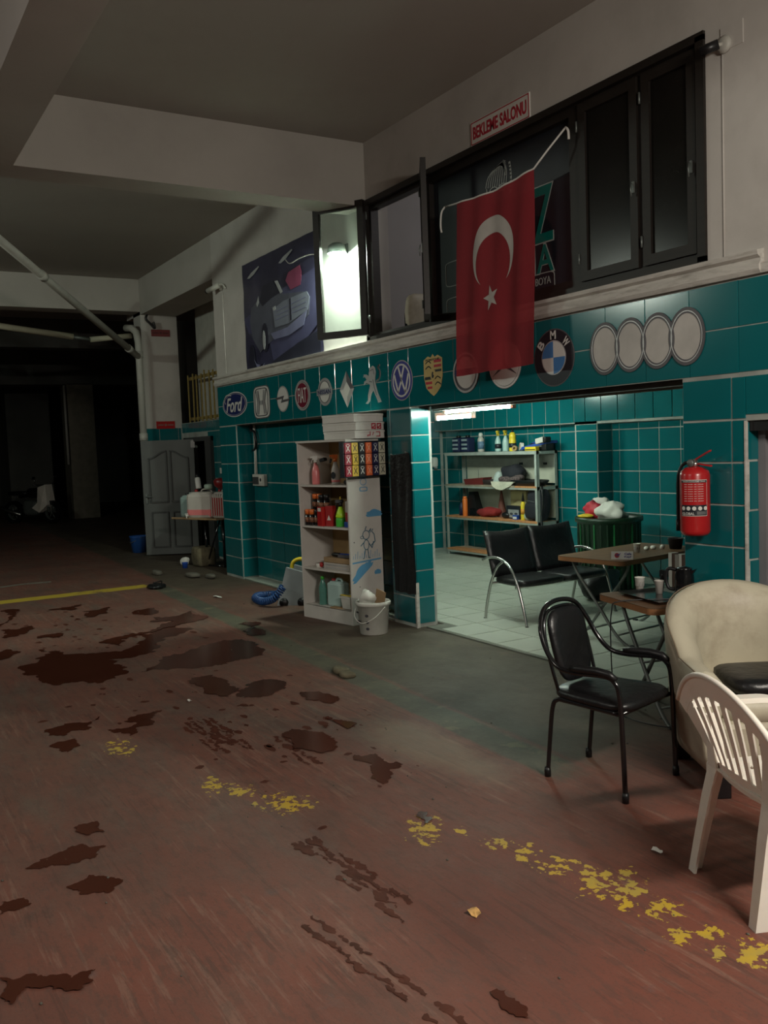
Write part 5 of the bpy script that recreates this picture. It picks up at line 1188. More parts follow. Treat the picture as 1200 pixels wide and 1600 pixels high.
t = thing('black_case', 'black case lying behind the yellow box on the rack', 'case', rkp(-9.32, .22, 3), .1); MB().box((-.16, -.08, 0), (.13, .08, .10), bev=.012).build('case_body', BLACKP, t); MB().box((-.06, -.09, .05), (.06, -.08, .07)).build('handle', STEEL, t)
t = thing('white_tool', 'white and black power tool lying at the right end of the rack top', 'tool', rkp(-9.22, .14, 3), -.1)
t.location.z += .10
MB().box((-.12, -.045, .0), (.05, .045, .075), bev=.012, T=Matrix.Rotation(-.15, 4, 'Y')).build('tool_body', CARD, t); MB().box((.05, -.05, .0), (.12, .05, .08), bev=.02).build('tool_end', BLACKP, t); MB().tube([(-.1, 0, .03), (-.32, .01, -.02)], .014, 8).build('blue_stem', BLUE, t)
# shelf below the top
k = 2
t = thing('maroon_toolbox', 'flat dark red open box on the upper rack shelf', 'box', rkp(-10.60, .10, k), .15); MB().add([(-.2, -.08, 0), (.16, -.08, 0), (.16, .08, 0), (-.2, .08, 0), (-.22, -.09, .085), (.18, -.09, .11), (.18, .09, .11), (-.22, .09, .085)], [(3, 2, 1, 0), (0, 1, 5, 4), (1, 2, 6, 5), (2, 3, 7, 6), (3, 0, 4, 7), (4, 5, 6, 7)]).build('box_body', mat('maroon_plastic', (.14, .02, .018), .5), t); MB().tube([(.0, 0, .1), (.0, 0, .22)], .003, 5).build('antenna', STEEL, t)
t = thing('dark_pan', 'dark oval pan beside the dark red box on the rack', 'pan', rkp(-10.36, .12, k), 0); MB().lathe([(.12, 0), (.17, .03), (.18, .08), (.165, .08), (.11, .02)], n=26, sy=.5).build('pan_body', mat('brown_black', (.03, .02, .02), .5), t)
for nm, x, y, z_, sz, m_, lb, sd in (('clothes_pile', -9.86, .15, .16, (.38, .22, .24), CHARC, 'dark grey-green garment on top of the clothes pile', 1), ('floral_cloth', -9.88, .12, .075, (.52, .24, .14), mat('floral_cloth', (.10, .07, .07), .9, var=.9, scale=40), 'dark patterned garment in the clothes pile', 2), ('white_garment', -10.10, .08, .10, (.16, .16, .22), mat('white_cloth', (.42, .48, .46), .9, bump=.5), 'crumpled white garment at the left of the clothes pile', 3)):
    o = MB().blob((0, 0, 0), sz, 2.6, 26, 16, rough=.22, seed=sd, fs=8).build(nm, m_); o.location = (x, RY0+y, .018+RS[k]+z_); tag(o, lb, 'clothes')
t = MB()
n = 12; vs = []
for j in range(9):
    for i in range(n+1):
        u = i/n; v = j/8; vs.append((-10.13+.48*u+.02*sin(v*5), RY0-.012-.02*sin(u*12)*v-.02*v, .018+RS[k]+.06-(.13*sin(pi*u)**.7*(1-.4*abs(u-.25)))*v))
q = len(vs); vs += [(x, y+.006, z) for x, y, z in vs]
fs = []
for j in range(8):
    for i in range(n): a = j*(n+1)+i; fs += [(a+1, a, a+n+1, a+n+2), (q+a, q+a+1, q+a+n+2, q+a+n+1)]
o = MB().add(vs, fs, True).build('cream_towel', mat('cream_cloth', (.52, .50, .40), .95, bump=.5)); tag(o, 'cream towel drooping over the shelf edge under the clothes', 'towel')
t = thing('black_tray', 'wide black tray at the right of the upper rack shelf', 'tray', rkp(-9.55, .14, k), 0); MB().lathe([(.30, 0), (.36, .04), (.40, .07), (.39, .085), (.3, .06), (.02, .055)], n=30, sy=.38).build('tray_body', BLACKP, t)
# middle shelf
k = 1
t = thing('orange_bottle', 'orange cylinder bottle at the left of the middle rack shelf', 'bottle', rkp(-10.90, .06, k)); MB().lathe([(.036, 0), (.038, .01), (.038, .25), (.032, .265)], n=18).build('bottle_body', ORANGE, t); MB().lathe([(.03, .26), (.03, .29), (.02, .295)], n=14).build('cap', ORANGE, t)
t = thing('black_speaker', 'black upright box behind the orange bottle', 'box', rkp(-10.82, .17, k), .2); MB().add([(-.10, -.08, 0), (.13, -.08, 0), (.13, .08, 0), (-.10, .08, 0), (-.06, -.05, .36), (.04, -.05, .36), (.04, .05, .36), (-.06, .05, .36)], [(3, 2, 1, 0), (4, 5, 6, 7), (0, 1, 5, 4), (1, 2, 6, 5), (2, 3, 7, 6), (3, 0, 4, 7)]).build('case_body', BLACKP, t); MB().box((-.02, -.085, .02), (.09, -.07, .12)).build('front_panel', BLACKM, t)
t = thing('dark_bottle', 'dark bottle at the far left end of the middle rack shelf', 'bottle', rkp(-11.05, .10, k)); MB().lathe([(.035, 0), (.035, .14), (.015, .18), (.015, .21)], n=16).build('bottle_body', NAVY, t); MB().lathe([(.017, .2), (.017, .225)], n=12).build('cap', BLACKP, t)
o = MB().blob((0, 0, 0), (.46, .20, .14), 2.3, 26, 14, rough=.25, seed=5, fs=7).build('red_cloth', mat('red_cloth', (.26, .02, .02), .9, bump=.4)); o.location = rkp(-10.42, .12, k)[:2]+(.018+RS[k]+.08,); tag(o, 'crumpled red cloth on the middle rack shelf', 'cloth')
t = thing('traffic_cone', 'narrow brown cone standing behind the red cloth', 'cone', rkp(-10.26, .24, k)); MB().lathe([(.075, 0), (.07, .01), (.065, .06), (.01, .40), (.004, .41)], n=18).build('cone_body', mat('faded_red', (.16, .05, .035), .7), t); MB().box((-.09, -.08, 0), (.09, .08, .012)).build('base', BLACKP, t)
t = thing('cardboard_box', 'yellowish cardboard box on the middle rack shelf', 'box', rkp(-9.82, .24, k), .0); t.location.z += .018; MB().box((-.16, -.06, 0), (.17, .06, .38), bev=.003).build('carton', mat('yellow_card', (.40, .33, .16), .8), t); MB().box((-.16, -.062, .24), (.17, -.06, .25)).build('tape', BCARD, t)
t = thing('black_box', 'black box with white printed panel before the cardboard box', 'box', rkp(-9.82, .13, k)); MB().box((-.15, -.04, 0), (.14, .04, .19), bev=.004).build('carton', BLACKPR, t); MB().box((-.11, -.0415, .03), (.12, -.0405, .14)).build('printed_panel', SILVER, t); MB().prism(ell(-.04, .08, .035, .018, 14), .001, .0415).prism(ell(.06, .085, .035, .015, 14), .001, .0415).build('car_print', mat('dark_print', (.05, .05, .06), .5), t)
t = thing('small_blue_box', 'small blue box in front of the black printed box', 'box', rkp(-9.72, .06, k)); MB().box((-.06, -.02, 0), (.04, .02, .07), bev=.003).build('carton', BLUE, t); MB().box((-.05, -.0212, .02), (.03, -.0202, .05)).build('label', PAPER, t)
o = MB().blob((0, 0, 0), (.16, .12, .09), 2.4, 18, 10, rough=.2, seed=7).build('black_glove', BLACKV); o.location = rkp(-9.98, .10, k)[:2]+(.018+RS[k]+.055,); tag(o, 'black glove lying left of the printed box', 'glove')
t = thing('yellow_tube', 'slim yellow tube with a black nozzle on the middle rack shelf', 'tube', rkp(-9.57, .06, k)); MB().lathe([(.03, 0), (.034, .02), (.034, .22), (.02, .26)], n=16).build('tube_body', YELLOW, t); MB().lathe([(.014, .26), (.02, .28), (.008, .36), (.004, .38)], n=12).build('nozzle', BLACKP, t); MB().lathe([(.0345, .09), (.0345, .16)], n=16).build('tube_label', mat('orange_print', (.6, .25, .02), .5), t)
o = MB().blob((0, 0, 0), (.18, .14, .13), 2.3, 18, 12, rough=.3, seed=8, fs=14).build('clear_bag', CANB); o.location = rkp(-9.47, .10, k)[:2]+(.018+RS[k]+.075,); tag(o, 'crumpled clear plastic bag left of the backpack', 'bag')
t = thing('backpack', 'dark navy backpack standing at the right of the middle rack shelf', 'backpack', rkp(-9.33, .13, k))
MB().add([], []).blob((0, 0, .24), (.36, .22, .50), 2.7, 26, 18, rough=.07, seed=2, fs=6).build('bag_body', CHARC, t)
MB().blob((-.03, -.09, .15), (.27, .10, .24), 3, 20, 12).build('front_pocket', CHARC, t)
MB().tube(curve([(.10, -.02, .48), (.17, -.08, .42), (.20, -.10, .25), (.19, -.12, .08), (.22, -.14, -.12)], 6), .016, 6).tube(curve([(.0, 0, .49), (.03, 0, .54), (.09, 0, .54), (.11, 0, .48)], 5), .010, 6).build('strap', BLACKV, t)
MB().tube(curve([(-.12, -.145, .27), (-.03, -.155, .285), (.08, -.145, .27)], 4), .003, 5).build('zip', STEEL, t)
# helmet on the lowest shelf
t = thing('white_helmet', 'white open-face helmet on the lowest rack shelf behind the bench', 'helmet', rkp(-10.07, .18, 0)); t.location.z += .012
MB().blob((0, 0, .16), (.34, .30, .32), 2.1, 24, 16).build('helmet_shell', mat('helmet_white', (.42, .50, .46), .25, coat=.3), t); MB().blob((.0, -.06, .10), (.26, .20, .16), 2.3, 18, 12).build('visor', BLACKM, t); MB().blob((0, 0, .05), (.30, .27, .1), 4, 18, 8).build('edge_trim', BLACKP, t)
for i, (x, lb) in enumerate(((-9.62, 'brown carton on the lowest rack shelf right of the helmet'),)):
    t = thing('cardboard_box', lb, 'box', rkp(x, .18, 0)); t.location.z += .012; MB().box((-.15, -.11, 0), (.15, .11, .26), bev=.003).build('carton', RACKB, t); MB().box((-.15, -.02, .258), (.15, .02, .262)).build('tape', BCARD, t)

# soap dispenser on the left inner wall
t = thing('soap_dispenser', 'small white dispenser on the tiled wall left of the rack', 'dispenser', (-11.86, 8.05, 1.40), pi/2); MB().blob((0, 0, 0), (.10, .09, .16), 4, 14, 10).build('dispenser_body', PAPER, t); MB().box((-.02, -.05, -.1), (.02, -.02, -.07)).build('lever', SILVER, t)

# electrical box and cables in the narrow niche
t = thing('socket_box', 'white surface socket box on the niche tiles with black cable above', 'socket', (-10.94, 4.706, 1.31))
MB().box((-.18, -.05, -.075), (.19, 0, .075), bev=.006).build('box_body', OFFW, t)
MB().box((-.16, -.056, -.055), (.02, -.05, .04)).build('switch_plate', mat('dark_switch', (.05, .05, .05), .5), t); MB().box((.05, -.056, -.04), (.15, -.05, .05), bev=.002).build('socket_plate', PAPER, t); MB().prism(ell(.10, .005, .022, .022, 16), .004, .056).build('socket_hole', BLACKPR, t)
MB().tube(curve([(-.12, -.03, .075), (-.125, -.02, .3), (-.12, -.02, .72)], 5), .012, 6).tube([(-.09, -.02, .075), (-.09, -.02, .72)], .009, 6).build('conduit', OFFW, t)
c_ = MB().tube(curve([(-11.13, 4.68, 2.03), (-11.10, 4.66, 1.96), (-11.00, 4.66, 1.93), (-10.97, 4.67, 1.8), (-11.03, 4.68, 1.72), (-11.10, 4.68, 1.70)], 7), .018, 8).build('black_cable', BLACKP); tag(c_, 'thick black cable looping at the top of the narrow niche', 'cable')

# ================================================================== EMBLEMS ON THE TILE BAND (flat printed boards)
EY = D-.007
def emb(label, x0, x1, z0, z1):
    t = thing('car_emblem', label, 'emblem', ((x0+x1)/2, EY, (z0+z1)/2), 0, 'car emblems on the tiled band'); return t, (x1-x0)/2, (z1-z0)/2
def F(t, nm, poly, m_, lay=0, d=.002): return MB().prism(poly, d, .0+.002*lay).build(nm, m_, t)
def Rg(t, nm, c, ro, ri, m_, lay, **k): return MB().ring(c, ro, ri, .002, .002*lay, **k).build(nm, m_, t)
t, a, b = emb('dark blue oval emblem with white script, leftmost on the tile band', -11.62, -10.78, 2.14, 2.465)
F(t, 'board', ell(0, 0, a, b), SILVERW); F(t, 'field', ell(0, 0, a*.96, b*.93), NAVYP, 1); Rg(t, 'outline', (0, 0), (a*.90, b*.86), (a*.885, b*.84), SILVERW, 2); F(t, 'inner', ell(0, 0, .01, .01), NAVYP, 1)
text('script_lettering', 'Ford', a*1.35, b*1.15, SILVERW, t, (0, -.007, -.005), bold=.015, shear=.35, depth=.001)
MB().stroke([tuple(v) for v in curve([(-.30, .02), (-.34, .08), (-.25, .13), (-.10, .12)], 4)], .014, .001, .006).stroke([tuple(v) for v in curve([(.28, -.09), (.33, -.06), (.35, -.03)], 4)], .012, .001, .006).build('flourish', SILVERW, t)
t, a, b = emb('silver rounded-square emblem with a tall H', -10.57, -10.07, 2.08, 2.48)
F(t, 'board', ell(0, 0, a, b, 44, 5), SILVERD); F(t, 'field', ell(0, 0, a*.93, b*.94, 44, 5), SILVERW, 1); Rg(t, 'rim', (0, 0), (a*.82, b*.86), (a*.74, b*.80), SILVERD, 2, p=5)
for s_ in (-1, 1): F(t, 'letter_stem', [(s_*a*.62, b*.70), (s_*a*.34, b*.70), (s_*a*.22, b*.10), (s_*a*.22, -b*.10), (s_*a*.36, -b*.72), (s_*a*.60, -b*.72), (s_*a*.40, 0)], SILVER, 3); MB().stroke([(s_*a*.63, b*.71), (s_*a*.42, 0), (s_*a*.61, -b*.73)], .010, .001, .008).stroke([(s_*a*.32, b*.71), (s_*a*.2, 0), (s_*a*.34, -b*.73)], .010, .001, .008).build('letter_outline', SILVERD, t)
F(t, 'crossbar', [(-a*.25, b*.09), (a*.25, b*.09), (a*.25, -b*.16), (-a*.25, -b*.16)], SILVER, 3)
t, a, b = emb('white and silver round emblem with a lightning bolt', -9.88, -9.53, 2.13, 2.43)
F(t, 'board', ell(0, 0, a*.92, b), SILVER); F(t, 'field', ell(0, 0, a*.80, b*.90), SILVERW, 1)
F(t, 'bolt', [(-a*1.08, .02), (a*.25, .035), (a*.05, -.012), (a*1.08, -.006), (a*1.02, -.028), (-a*.28, -.045), (-a*.05, .004), (-a*1.02, -.002)], SILVERD, 2, .003)
t, a, b = emb('maroon shield-faced round emblem with four letters', -9.38, -8.98, 2.115, 2.46)
F(t, 'board', ell(0, 0, a, b), SILVERD); Rg(t, 'rim', (0, 0), (a*.98, b*.98), (a*.84, b*.86), SILVER, 1); F(t, 'field', ell(0, 0, a*.78, b*.80), MAROON, 2); Rg(t, 'thin_rim', (0, 0), (a*.8, b*.82), (a*.77, b*.79), SILVERW, 3)
text('lettering', 'FIAT', a*1.05, b*.95, SILVERW, t, (0, -.008, 0), depth=.001)
t, a, b = emb('silver ring emblem with a grey name bar across', -8.81, -8.47, 2.14, 2.435)
F(t, 'board', ell(0, 0, a*.95, b), SILVER); F(t, 'field', ell(0, 0, a*.68, b*.76), SILVERW, 1); Rg(t, 'rim', (0, 0), (a*.74, b*.80), (a*.68, b*.75), SILVERD, 2); F(t, 'name_bar', [(-a*1.05, -.034), (a*1.05, -.034), (a*1.05, .036), (-a*1.05, .036)], SILVER, 3)
text('lettering', 'NISSAN', a*1.75, .046, NAVYP, t, (0, -.0095, 0), bold=.012, depth=.001)
t, a, b = emb('silver diamond emblem between the name-bar ring and the lion', -8.33, -7.98, 2.095, 2.465)
F(t, 'facet', [(0, b), (-a*.85, 0), (-a*.42, 0), (0, b*.42)], SILVER); F(t, 'facet', [(0, b), (0, b*.42), (a*.42, 0), (a*.85, 0)], SILVERD); F(t, 'facet', [(0, -b), (0, -b*.42), (-a*.42, 0), (-a*.85, 0)], SILVERW); F(t, 'facet', [(0, -b), (a*.85, 0), (a*.42, 0), (0, -b*.42)], SILVER); F(t, 'centre', [(0, b*.42), (-a*.42, 0), (0, -b*.42), (a*.42, 0)], SILVERW)
t, a, b = emb('silver standing lion emblem above the white boxes', -7.84, -7.44, 2.095, 2.47)
LN = [(-.03, .165), (.02, .185), (.06, .165), (.075, .12), (.06, .07), (.055, .03), (.075, -.02), (.10, -.08), (.145, -.14), (.165, -.17), (.10, -.175), (.09, -.15), (.055, -.10), (.02, -.05), (-.02, -.08), (-.04, -.11), (-.055, -.15), (-.10, -.175), (-.14, -.17), (-.09, -.14), (-.085, -.09), (-.06, -.04), (-.04, .0), (-.06, .02), (-.12, .03), (-.16, .01), (-.15, .045), (-.10, .06), (-.14, .09), (-.17, .085), (-.155, .115), (-.10, .11), (-.06, .09), (-.055, .12)]
F(t, 'lion', LN, SILVER, 0, .004); MB().stroke([tuple(v) for v in curve([(.08, .03), (.14, .06), (.15, .12), (.12, .16), (.15, .18)], 5)], .018, .004).build('tail', SILVER, t)
MB().stroke([(-.03, .14), (.03, .15), (.045, .10)], .008, .001, .004).stroke([(.02, .05), (.04, -.02), (.08, -.10)], .010, .001, .004).stroke([(-.05, .04), (.0, .03)], .008, .001, .004).build('shading_line', SILVERD, t)
t, a, b = emb('blue and white round emblem with stacked letters on the middle pillar', -7.29, -6.92, 2.10, 2.47)
F(t, 'board', ell(0, 0, a, b), SILVER); F(t, 'field', ell(0, 0, a*.95, b*.95), VIOLET, 1); Rg(t, 'rim', (0, 0), (a*.82, b*.82), (a*.73, b*.73), SILVERW, 2)
MB().stroke([(-.045, .118), (0, .015), (.045, .118)], .022, .002, .004).stroke([(-.118, .05), (-.062, -.105), (0, .0), (.062, -.105), (.118, .05)], .022, .002, .004).build('letters', SILVERW, t)
t, a, b = emb('gold and red shield emblem right of the blue and white one', -6.74, -6.44, 2.11, 2.48)
SHD = [(-a*.95, b*.72), (-a*.5, b*.88), (-a*.2, b*.80), (0, b*.95), (a*.2, b*.80), (a*.5, b*.88), (a*.95, b*.72), (a*.95, -b*.1), (a*.75, -b*.6), (a*.3, -b*.88), (0, -b), (-a*.3, -b*.88), (-a*.75, -b*.6), (-a*.95, -b*.1)]
F(t, 'shield', SHD, GOLD)
for x0, x1, z0, z1 in ((a*.12, a*.85, .10, .125), (a*.12, a*.85, .06, .082), (a*.12, a*.85, .02, .04), (-a*.85, -a*.12, -.04, -.015), (-a*.78, -a*.12, -.08, -.058), (-a*.6, -a*.12, -.12, -.10)): F(t, 'stripe', [(x0, z0), (x1, z0), (x1, z1), (x0, z1)], REDPRINT if z0 > .05 or z0 < -.05 else BLACKPR, 1)
for s_, zz in ((-1, .10), (-1, .055), (1, -.04), (1, -.09)): MB().stroke([tuple(v) for v in curve([(s_*a*.2, zz), (s_*a*.45, zz+.02), (s_*a*.75, zz)], 4)], .010, .001, .002).build('antler', BLACKPR, t)
F(t, 'inner_shield', [(-.035, .035), (.035, .035), (.035, -.03), (0, -.055), (-.035, -.03)], GOLD, 2); F(t, 'horse', [(-.012, -.03), (-.015, .0), (-.006, .025), (.012, .02), (.006, .0), (.018, -.01), (.008, -.03)], BLACKPR, 3); text('lettering', 'PORSCHE', a*1.4, .018, BLACKPR, t, (0, -.005, b*.70), depth=.0006)
t, a, b = emb('silver and blue ring emblem under the left corner of the flag', -6.29, -5.93, 2.10, 2.44)
F(t, 'board', ell(0, 0, a, b), SILVERD); F(t, 'field', ell(0, 0, a*.74, b*.76), SILVERW, 1); F(t, 'bar', [(-a*.9, -.02), (a*.9, -.02), (a*.9, .03), (-a*.9, .03)], NAVYP, 2); Rg(t, 'rim', (0, 0), (a*.98, b*.98), (a*.86, b*.88), SILVER, 3)
t, a, b = emb('white round three-spoke emblem half under the flag', -5.80, -5.40, 2.10, 2.47)
F(t, 'board', ell(0, 0, a, b), SILVERD); Rg(t, 'rim', (0, 0), (a*.98, b*.98), (a*.88, b*.90), SILVERW, 1); F(t, 'field', ell(0, 0, a*.86, b*.88), SILVERW, 2)
for k in range(3): an = pi/2+k*2*pi/3; MB().prism([(0.016*cos(an+pi/2), .016*sin(an+pi/2)), (a*.86*cos(an), b*.88*sin(an)), (.016*cos(an-pi/2), .016*sin(an-pi/2))], .002, .006).build('spoke', SILVERD, t)
t, a, b = emb('black ring emblem with blue and white quarters right of the flag', -5.25, -4.82, 2.075, 2.49)
F(t, 'board', ell(0, 0, a, b), SILVERD); F(t, 'black_ring', ell(0, 0, a*.96, b*.96), BLACKPR, 1); Rg(t, 'rim', (0, 0), (a*.60, b*.60), (a*.56, b*.56), SILVER, 2)
for k in range(4): F(t, 'quarter', [(0, 0)]+[(a*.56*cos(k*pi/2+j*pi/20), b*.56*sin(k*pi/2+j*pi/20)) for j in range(11)], SKYP if k % 2 else SILVERW, 3)
for s_, an in (('B', radians(142)), ('M', radians(90)), ('W', radians(38))): text('lettering', s_, .058, .062, SILVERW, t, (a*.78*cos(an), -.0065, b*.78*sin(an)), rot=(pi/2, -(an-pi/2), 0), bold=.02, depth=.001)
t, a, b = emb('four interlocked silver rings, rightmost and widest on the tile band', -4.67, -3.69, 2.105, 2.475)
for k in range(4):
    c = (-.345+k*.23, 0); F(t, 'disc', ell(c[0], 0, .138, .176), SILVERD, 0); 
for k in range(4):
    c = (-.345+k*.23, 0); F(t, 'disc_face', ell(c[0], 0, .118, .150), mat('pale_disc', (.46, .44, .41), .5), 1+k % 2*.3)
for k in range(4):
    c = (-.345+k*.23, 0); Rg(t, 'ring', c, (.138, .176), (.108, .140), SILVERD, 2+k*.2); Rg(t, 'ring_highlight', c, (.121, .156), (.116, .150), SILVER, 3.1+k*.2)

# ================================================================== SIGNS, FLAG, POSTER, CAMERAS
t = thing('wall_sign', 'white sign with red words above the window frame', 'sign', (-5.59, D, 4.125))
MB().box((-.358, -.008, -.092), (.358, 0, .092)).build('board', PAPER, t)
MB().ring((0, 0), (.352, .086), (.344, .078), .001, .008, n=48, p=60).build('red_border', REDPRINT, t)
text('lettering', 'BEKLEME SALONU', .65, .098, REDPRINT, t, (0, -.009, 0), bold=.03, depth=.001)
FL = bpy.data.materials.new('red_flag_cloth'); N, L = nodes_of(FL); P = N['Principled BSDF']; out = N['Material Output']
nz = N.new('ShaderNodeTexNoise'); nz.inputs['Scale'].default_value = 90; tcn = N.new('ShaderNodeTexCoord'); L.new(tcn.outputs['Object'], nz.inputs['Vector'])
rp = N.new('ShaderNodeValToRGB'); rp.color_ramp.elements[0].color = (.20, .008, .014, 1); rp.color_ramp.elements[1].color = (.27, .012, .020, 1); L.new(nz.outputs['Fac'], rp.inputs[0]); L.new(rp.outputs[0], P.inputs['Base Color']); P.inputs['Roughness'].default_value = .8
tr_ = N.new('ShaderNodeBsdfTransparent'); tr_.inputs[0].default_value = (.9, .25, .25, 1); ms = N.new('ShaderNodeMixShader'); ms.inputs[0].default_value = .80
L.new(tr_.outputs[0], ms.inputs[1]); L.new(P.outputs[0], ms.inputs[2]); L.new(ms.outputs[0], out.inputs[0])
FX0, FX1, FZ0, FZ1 = -5.97, -5.03, 2.23, 3.585
def fpos(u, v, off=0.0):       # u 0..1 left to right, v 0..1 bottom to top
    x = FX0+(FX1-FX0)*u-.015*(1-v)*(1-2*u); z = FZ0+(FZ1-FZ0)*v-.03*sin(pi*u)*v+.01*(u-.5)
    y = 4.34-.035*(1-v)+.016*sin(u*11+v*2)*(.35+.65*(1-v))+.008*sin(u*23-v*4)
    return (x, y-off, z)
nu, nv = 40, 50
fg = thing('flag', 'red flag with white crescent and star hanging over the window', 'flag', (0, 0, 0))
MB().add([fpos(i/nu, j/nv) for j in range(nv+1) for i in range(nu+1)], [(j*(nu+1)+i, j*(nu+1)+i+1, (j+1)*(nu+1)+i+1, (j+1)*(nu+1)+i) for j in range(nv) for i in range(nu)], True).build('flag_cloth', FL, fg)
FW, FH = FX1-FX0, FZ1-FZ0
WCL = mat('white_flag_print', (.40, .37, .34), .8)
cx, cz, R1 = .49, .60, .30       # in units of flag width (x) ; z measured in metres/FW
def fxy(px_, pz_): return (px_, pz_*FW/FH)
def cres():
    vs = []; fs = []; n = 60; ro, ri, off = .235, .188, -.062
    # outer circle centred (0,0), inner circle centred below (opening towards the star)
    pts_o = []; pts_i = []
    import math as M_
    d = off; a = (ro*ro-ri*ri+d*d)/(2*d)   # z of the intersection line relative to the outer centre
    th = M_.asin(max(-1, min(1, a/ro)))
    for k in range(n+1):
        t1 = th+(pi-2*th)*k/n; pts_o.append((ro*cos(t1), ro*sin(t1)))
    thi = M_.asin(max(-1, min(1, (a-d)/ri)))
    for k in range(n+1):
        t1 = thi+(pi-2*thi)*k/n; pts_i.append((ri*cos(t1), d+ri*sin(t1)))
    return pts_o, pts_i
po, pi_ = cres()
rows = 4; vs = []
for k in range(len(po)):
    for r in range(rows+1):
        f = r/rows; x = po[k][0]*(1-f)+pi_[k][0]*f; z = po[k][1]*(1-f)+pi_[k][1]*f
        u = .50+x/FW*1.0; v = .665+z/FH*1.18; vs.append(fpos(u, v, .002))
fs = [(k*(rows+1)+r, (k+1)*(rows+1)+r, (k+1)*(rows+1)+r+1, k*(rows+1)+r+1) for k in range(len(po)-1) for r in range(rows)]
MB().add(vs, fs, True).build('crescent', WCL, fg)
sp = []; 
for k in range(10):
    r = .088 if k % 2 == 0 else .036; a = pi/2+k*pi/5+.25; sp.append((r*cos(a), r*sin(a)*1.15))
vs = [fpos(.475, .415, .0025)]+[fpos(.475+x/FW, .415+z/FH, .0025) for x, z in sp]
MB().add(vs, [(0, 1+k, 1+(k+1) % 10) for k in range(10)]).build('star', WCL, fg)
hem = [Vector(fpos(i/20, 1.0, .001)) for i in range(21)]
MB().tube([(-6.20, 4.40, 3.62)]+[tuple(h+Vector((0, 0, .006))) for h in hem]+[(-4.92, 4.38, 3.70), (-4.82, 4.455, 3.83)], .007, 6).build('cord', CARD, fg)
MB().tube(curve([(-6.20, 4.40, 3.62), (-6.24, 4.39, 3.58), (-6.25, 4.385, 3.48), (-6.24, 4.385, 3.42)], 4), .008, 6).tube(curve([(-4.82, 4.455, 3.83), (-4.79, 4.45, 3.80), (-4.785, 4.45, 3.74)], 4), .009, 6).build('cord_end', CARD, fg)
# car poster
ps = thing('car_poster', 'large dark violet poster of a car on the plaster, left of the lamp', 'poster', (-10.72, D, 2.66))
POS = mat('dark_violet_print', (.04, .039, .075), .3, var=.35, scale=1.6, coat=.3); PW, PH = 2.1, 1.33
n = 24; vs = [(PW*i/n, -.006-.008*abs(sin(i*.9+j*.7))-(.02 if i == n and j == 12 else 0), PH*j/12) for j in range(13) for i in range(n+1)]
MB().add(vs, [(j*(n+1)+i, j*(n+1)+i+1, (j+1)*(n+1)+i+1, (j+1)*(n+1)+i) for j in range(12) for i in range(n)], True).build('poster_sheet', POS, ps)
PV = [mat('print_'+nm, c, .35) for nm, c in (('slate', (.085, .09, .12)), ('lilac', (.16, .165, .27)), ('pale', (.36, .37, .38)), ('shadow', (.022, .022, .038)), ('pinkish', (.22, .05, .10)), ('steel', (.17, .185, .23)))]
def pp(nm, pts, m_, l): MB().prism([(x*PW, z*PH) for x, z in pts], .0015, .016+.0015*l).build(nm, m_, ps)
pp('glow_print', [(.0, .50), (.25, .58), (.62, .66), (1, .72), (1, .30), (.72, .10), (.40, .03), (.34, .30), (.06, .36)], mat('print_violet_glow', (.065, .065, .13), .35), 0)
pp('floor_print', [(.30, .0), (.98, .02), (.98, .22), (.72, .16), (.40, .06)], PV[3], 1)
pp('body_print', [(.09, .46), (.12, .58), (.22, .63), (.30, .70), (.44, .72), (.56, .60), (.80, .56), (.88, .50), (.86, .36), (.72, .28), (.45, .26), (.30, .20), (.22, .16), (.12, .30)], PV[0], 2)
pp('cabin_print', [(.24, .62), (.30, .735), (.44, .745), (.52, .62), (.40, .60), (.28, .56)], PV[3], 3)
pp('windscreen_print', [(.46, .735), (.50, .73), (.56, .62), (.53, .61)], PV[2], 4)
pp('grille_print', [(.42, .50), (.56, .54), (.85, .55), (.88, .50), (.85, .40), (.62, .34), (.44, .34)], PV[5], 4)
pp('headlamp_print', [(.42, .515), (.46, .525), (.46, .49), (.43, .485)], PV[2], 5)
for k in range(3): pp('grille_bar_print', [(.46, .40+k*.035), (.84, .425+k*.04), (.84, .432+k*.04), (.46, .407+k*.035)], PV[1], 5)
pp('grille_post_print', [(.64, .36), (.66, .36), (.66, .54), (.64, .54)], PV[3], 6)
pp('bumper_print', [(.38, .30), (.60, .31), (.84, .40), (.80, .29), (.62, .24), (.42, .24)], PV[1], 4)
for x, z in ((.10, .12), (.30, .28)): pp('wheel_print', [(x+.045*cos(2*pi*k/20), z+.13*sin(2*pi*k/20)+.0) for k in range(20)], PV[3], 5)
pp('rim_print', [(.285+.018*cos(2*pi*k/16), .26+.085*sin(2*pi*k/16)) for k in range(16)], PV[2], 6)
pp('rim_print', [(.17, .03), (.13, .11), (.16, .07), (.26, .03), (.28, .06), (.22, .015)], PV[1], 6)
pp('mirror_print', [(.20, .60), (.235, .66), (.24, .60), (.21, .57)], PV[2], 6)
for x0, z0 in ((.08, .87), (.52, .88)): pp('ceiling_light_print', [(x0, z0-.01), (x0+.06, z0+.025), (x0+.17, z0+.055), (x0+.18, z0+.045), (x0+.1, z0), (x0+.03, z0-.02)], PV[2], 3)
pp('red_glow_print', [(.60, .70), (.64, .76), (.78, .78), (.80, .72), (.78, .62), (.66, .61)], PV[4], 3)
c_ = MB().tube(curve([(-9.35, 4.44, 3.80), (-9.2, 4.42, 3.73), (-8.95, 4.42, 3.74), (-8.70, 4.43, 3.73), (-8.5, 4.43, 3.68)], 6), .006, 6).build('loose_wire', OFFW); tag(c_, 'loose white wire running across the top of the poster', 'cable')
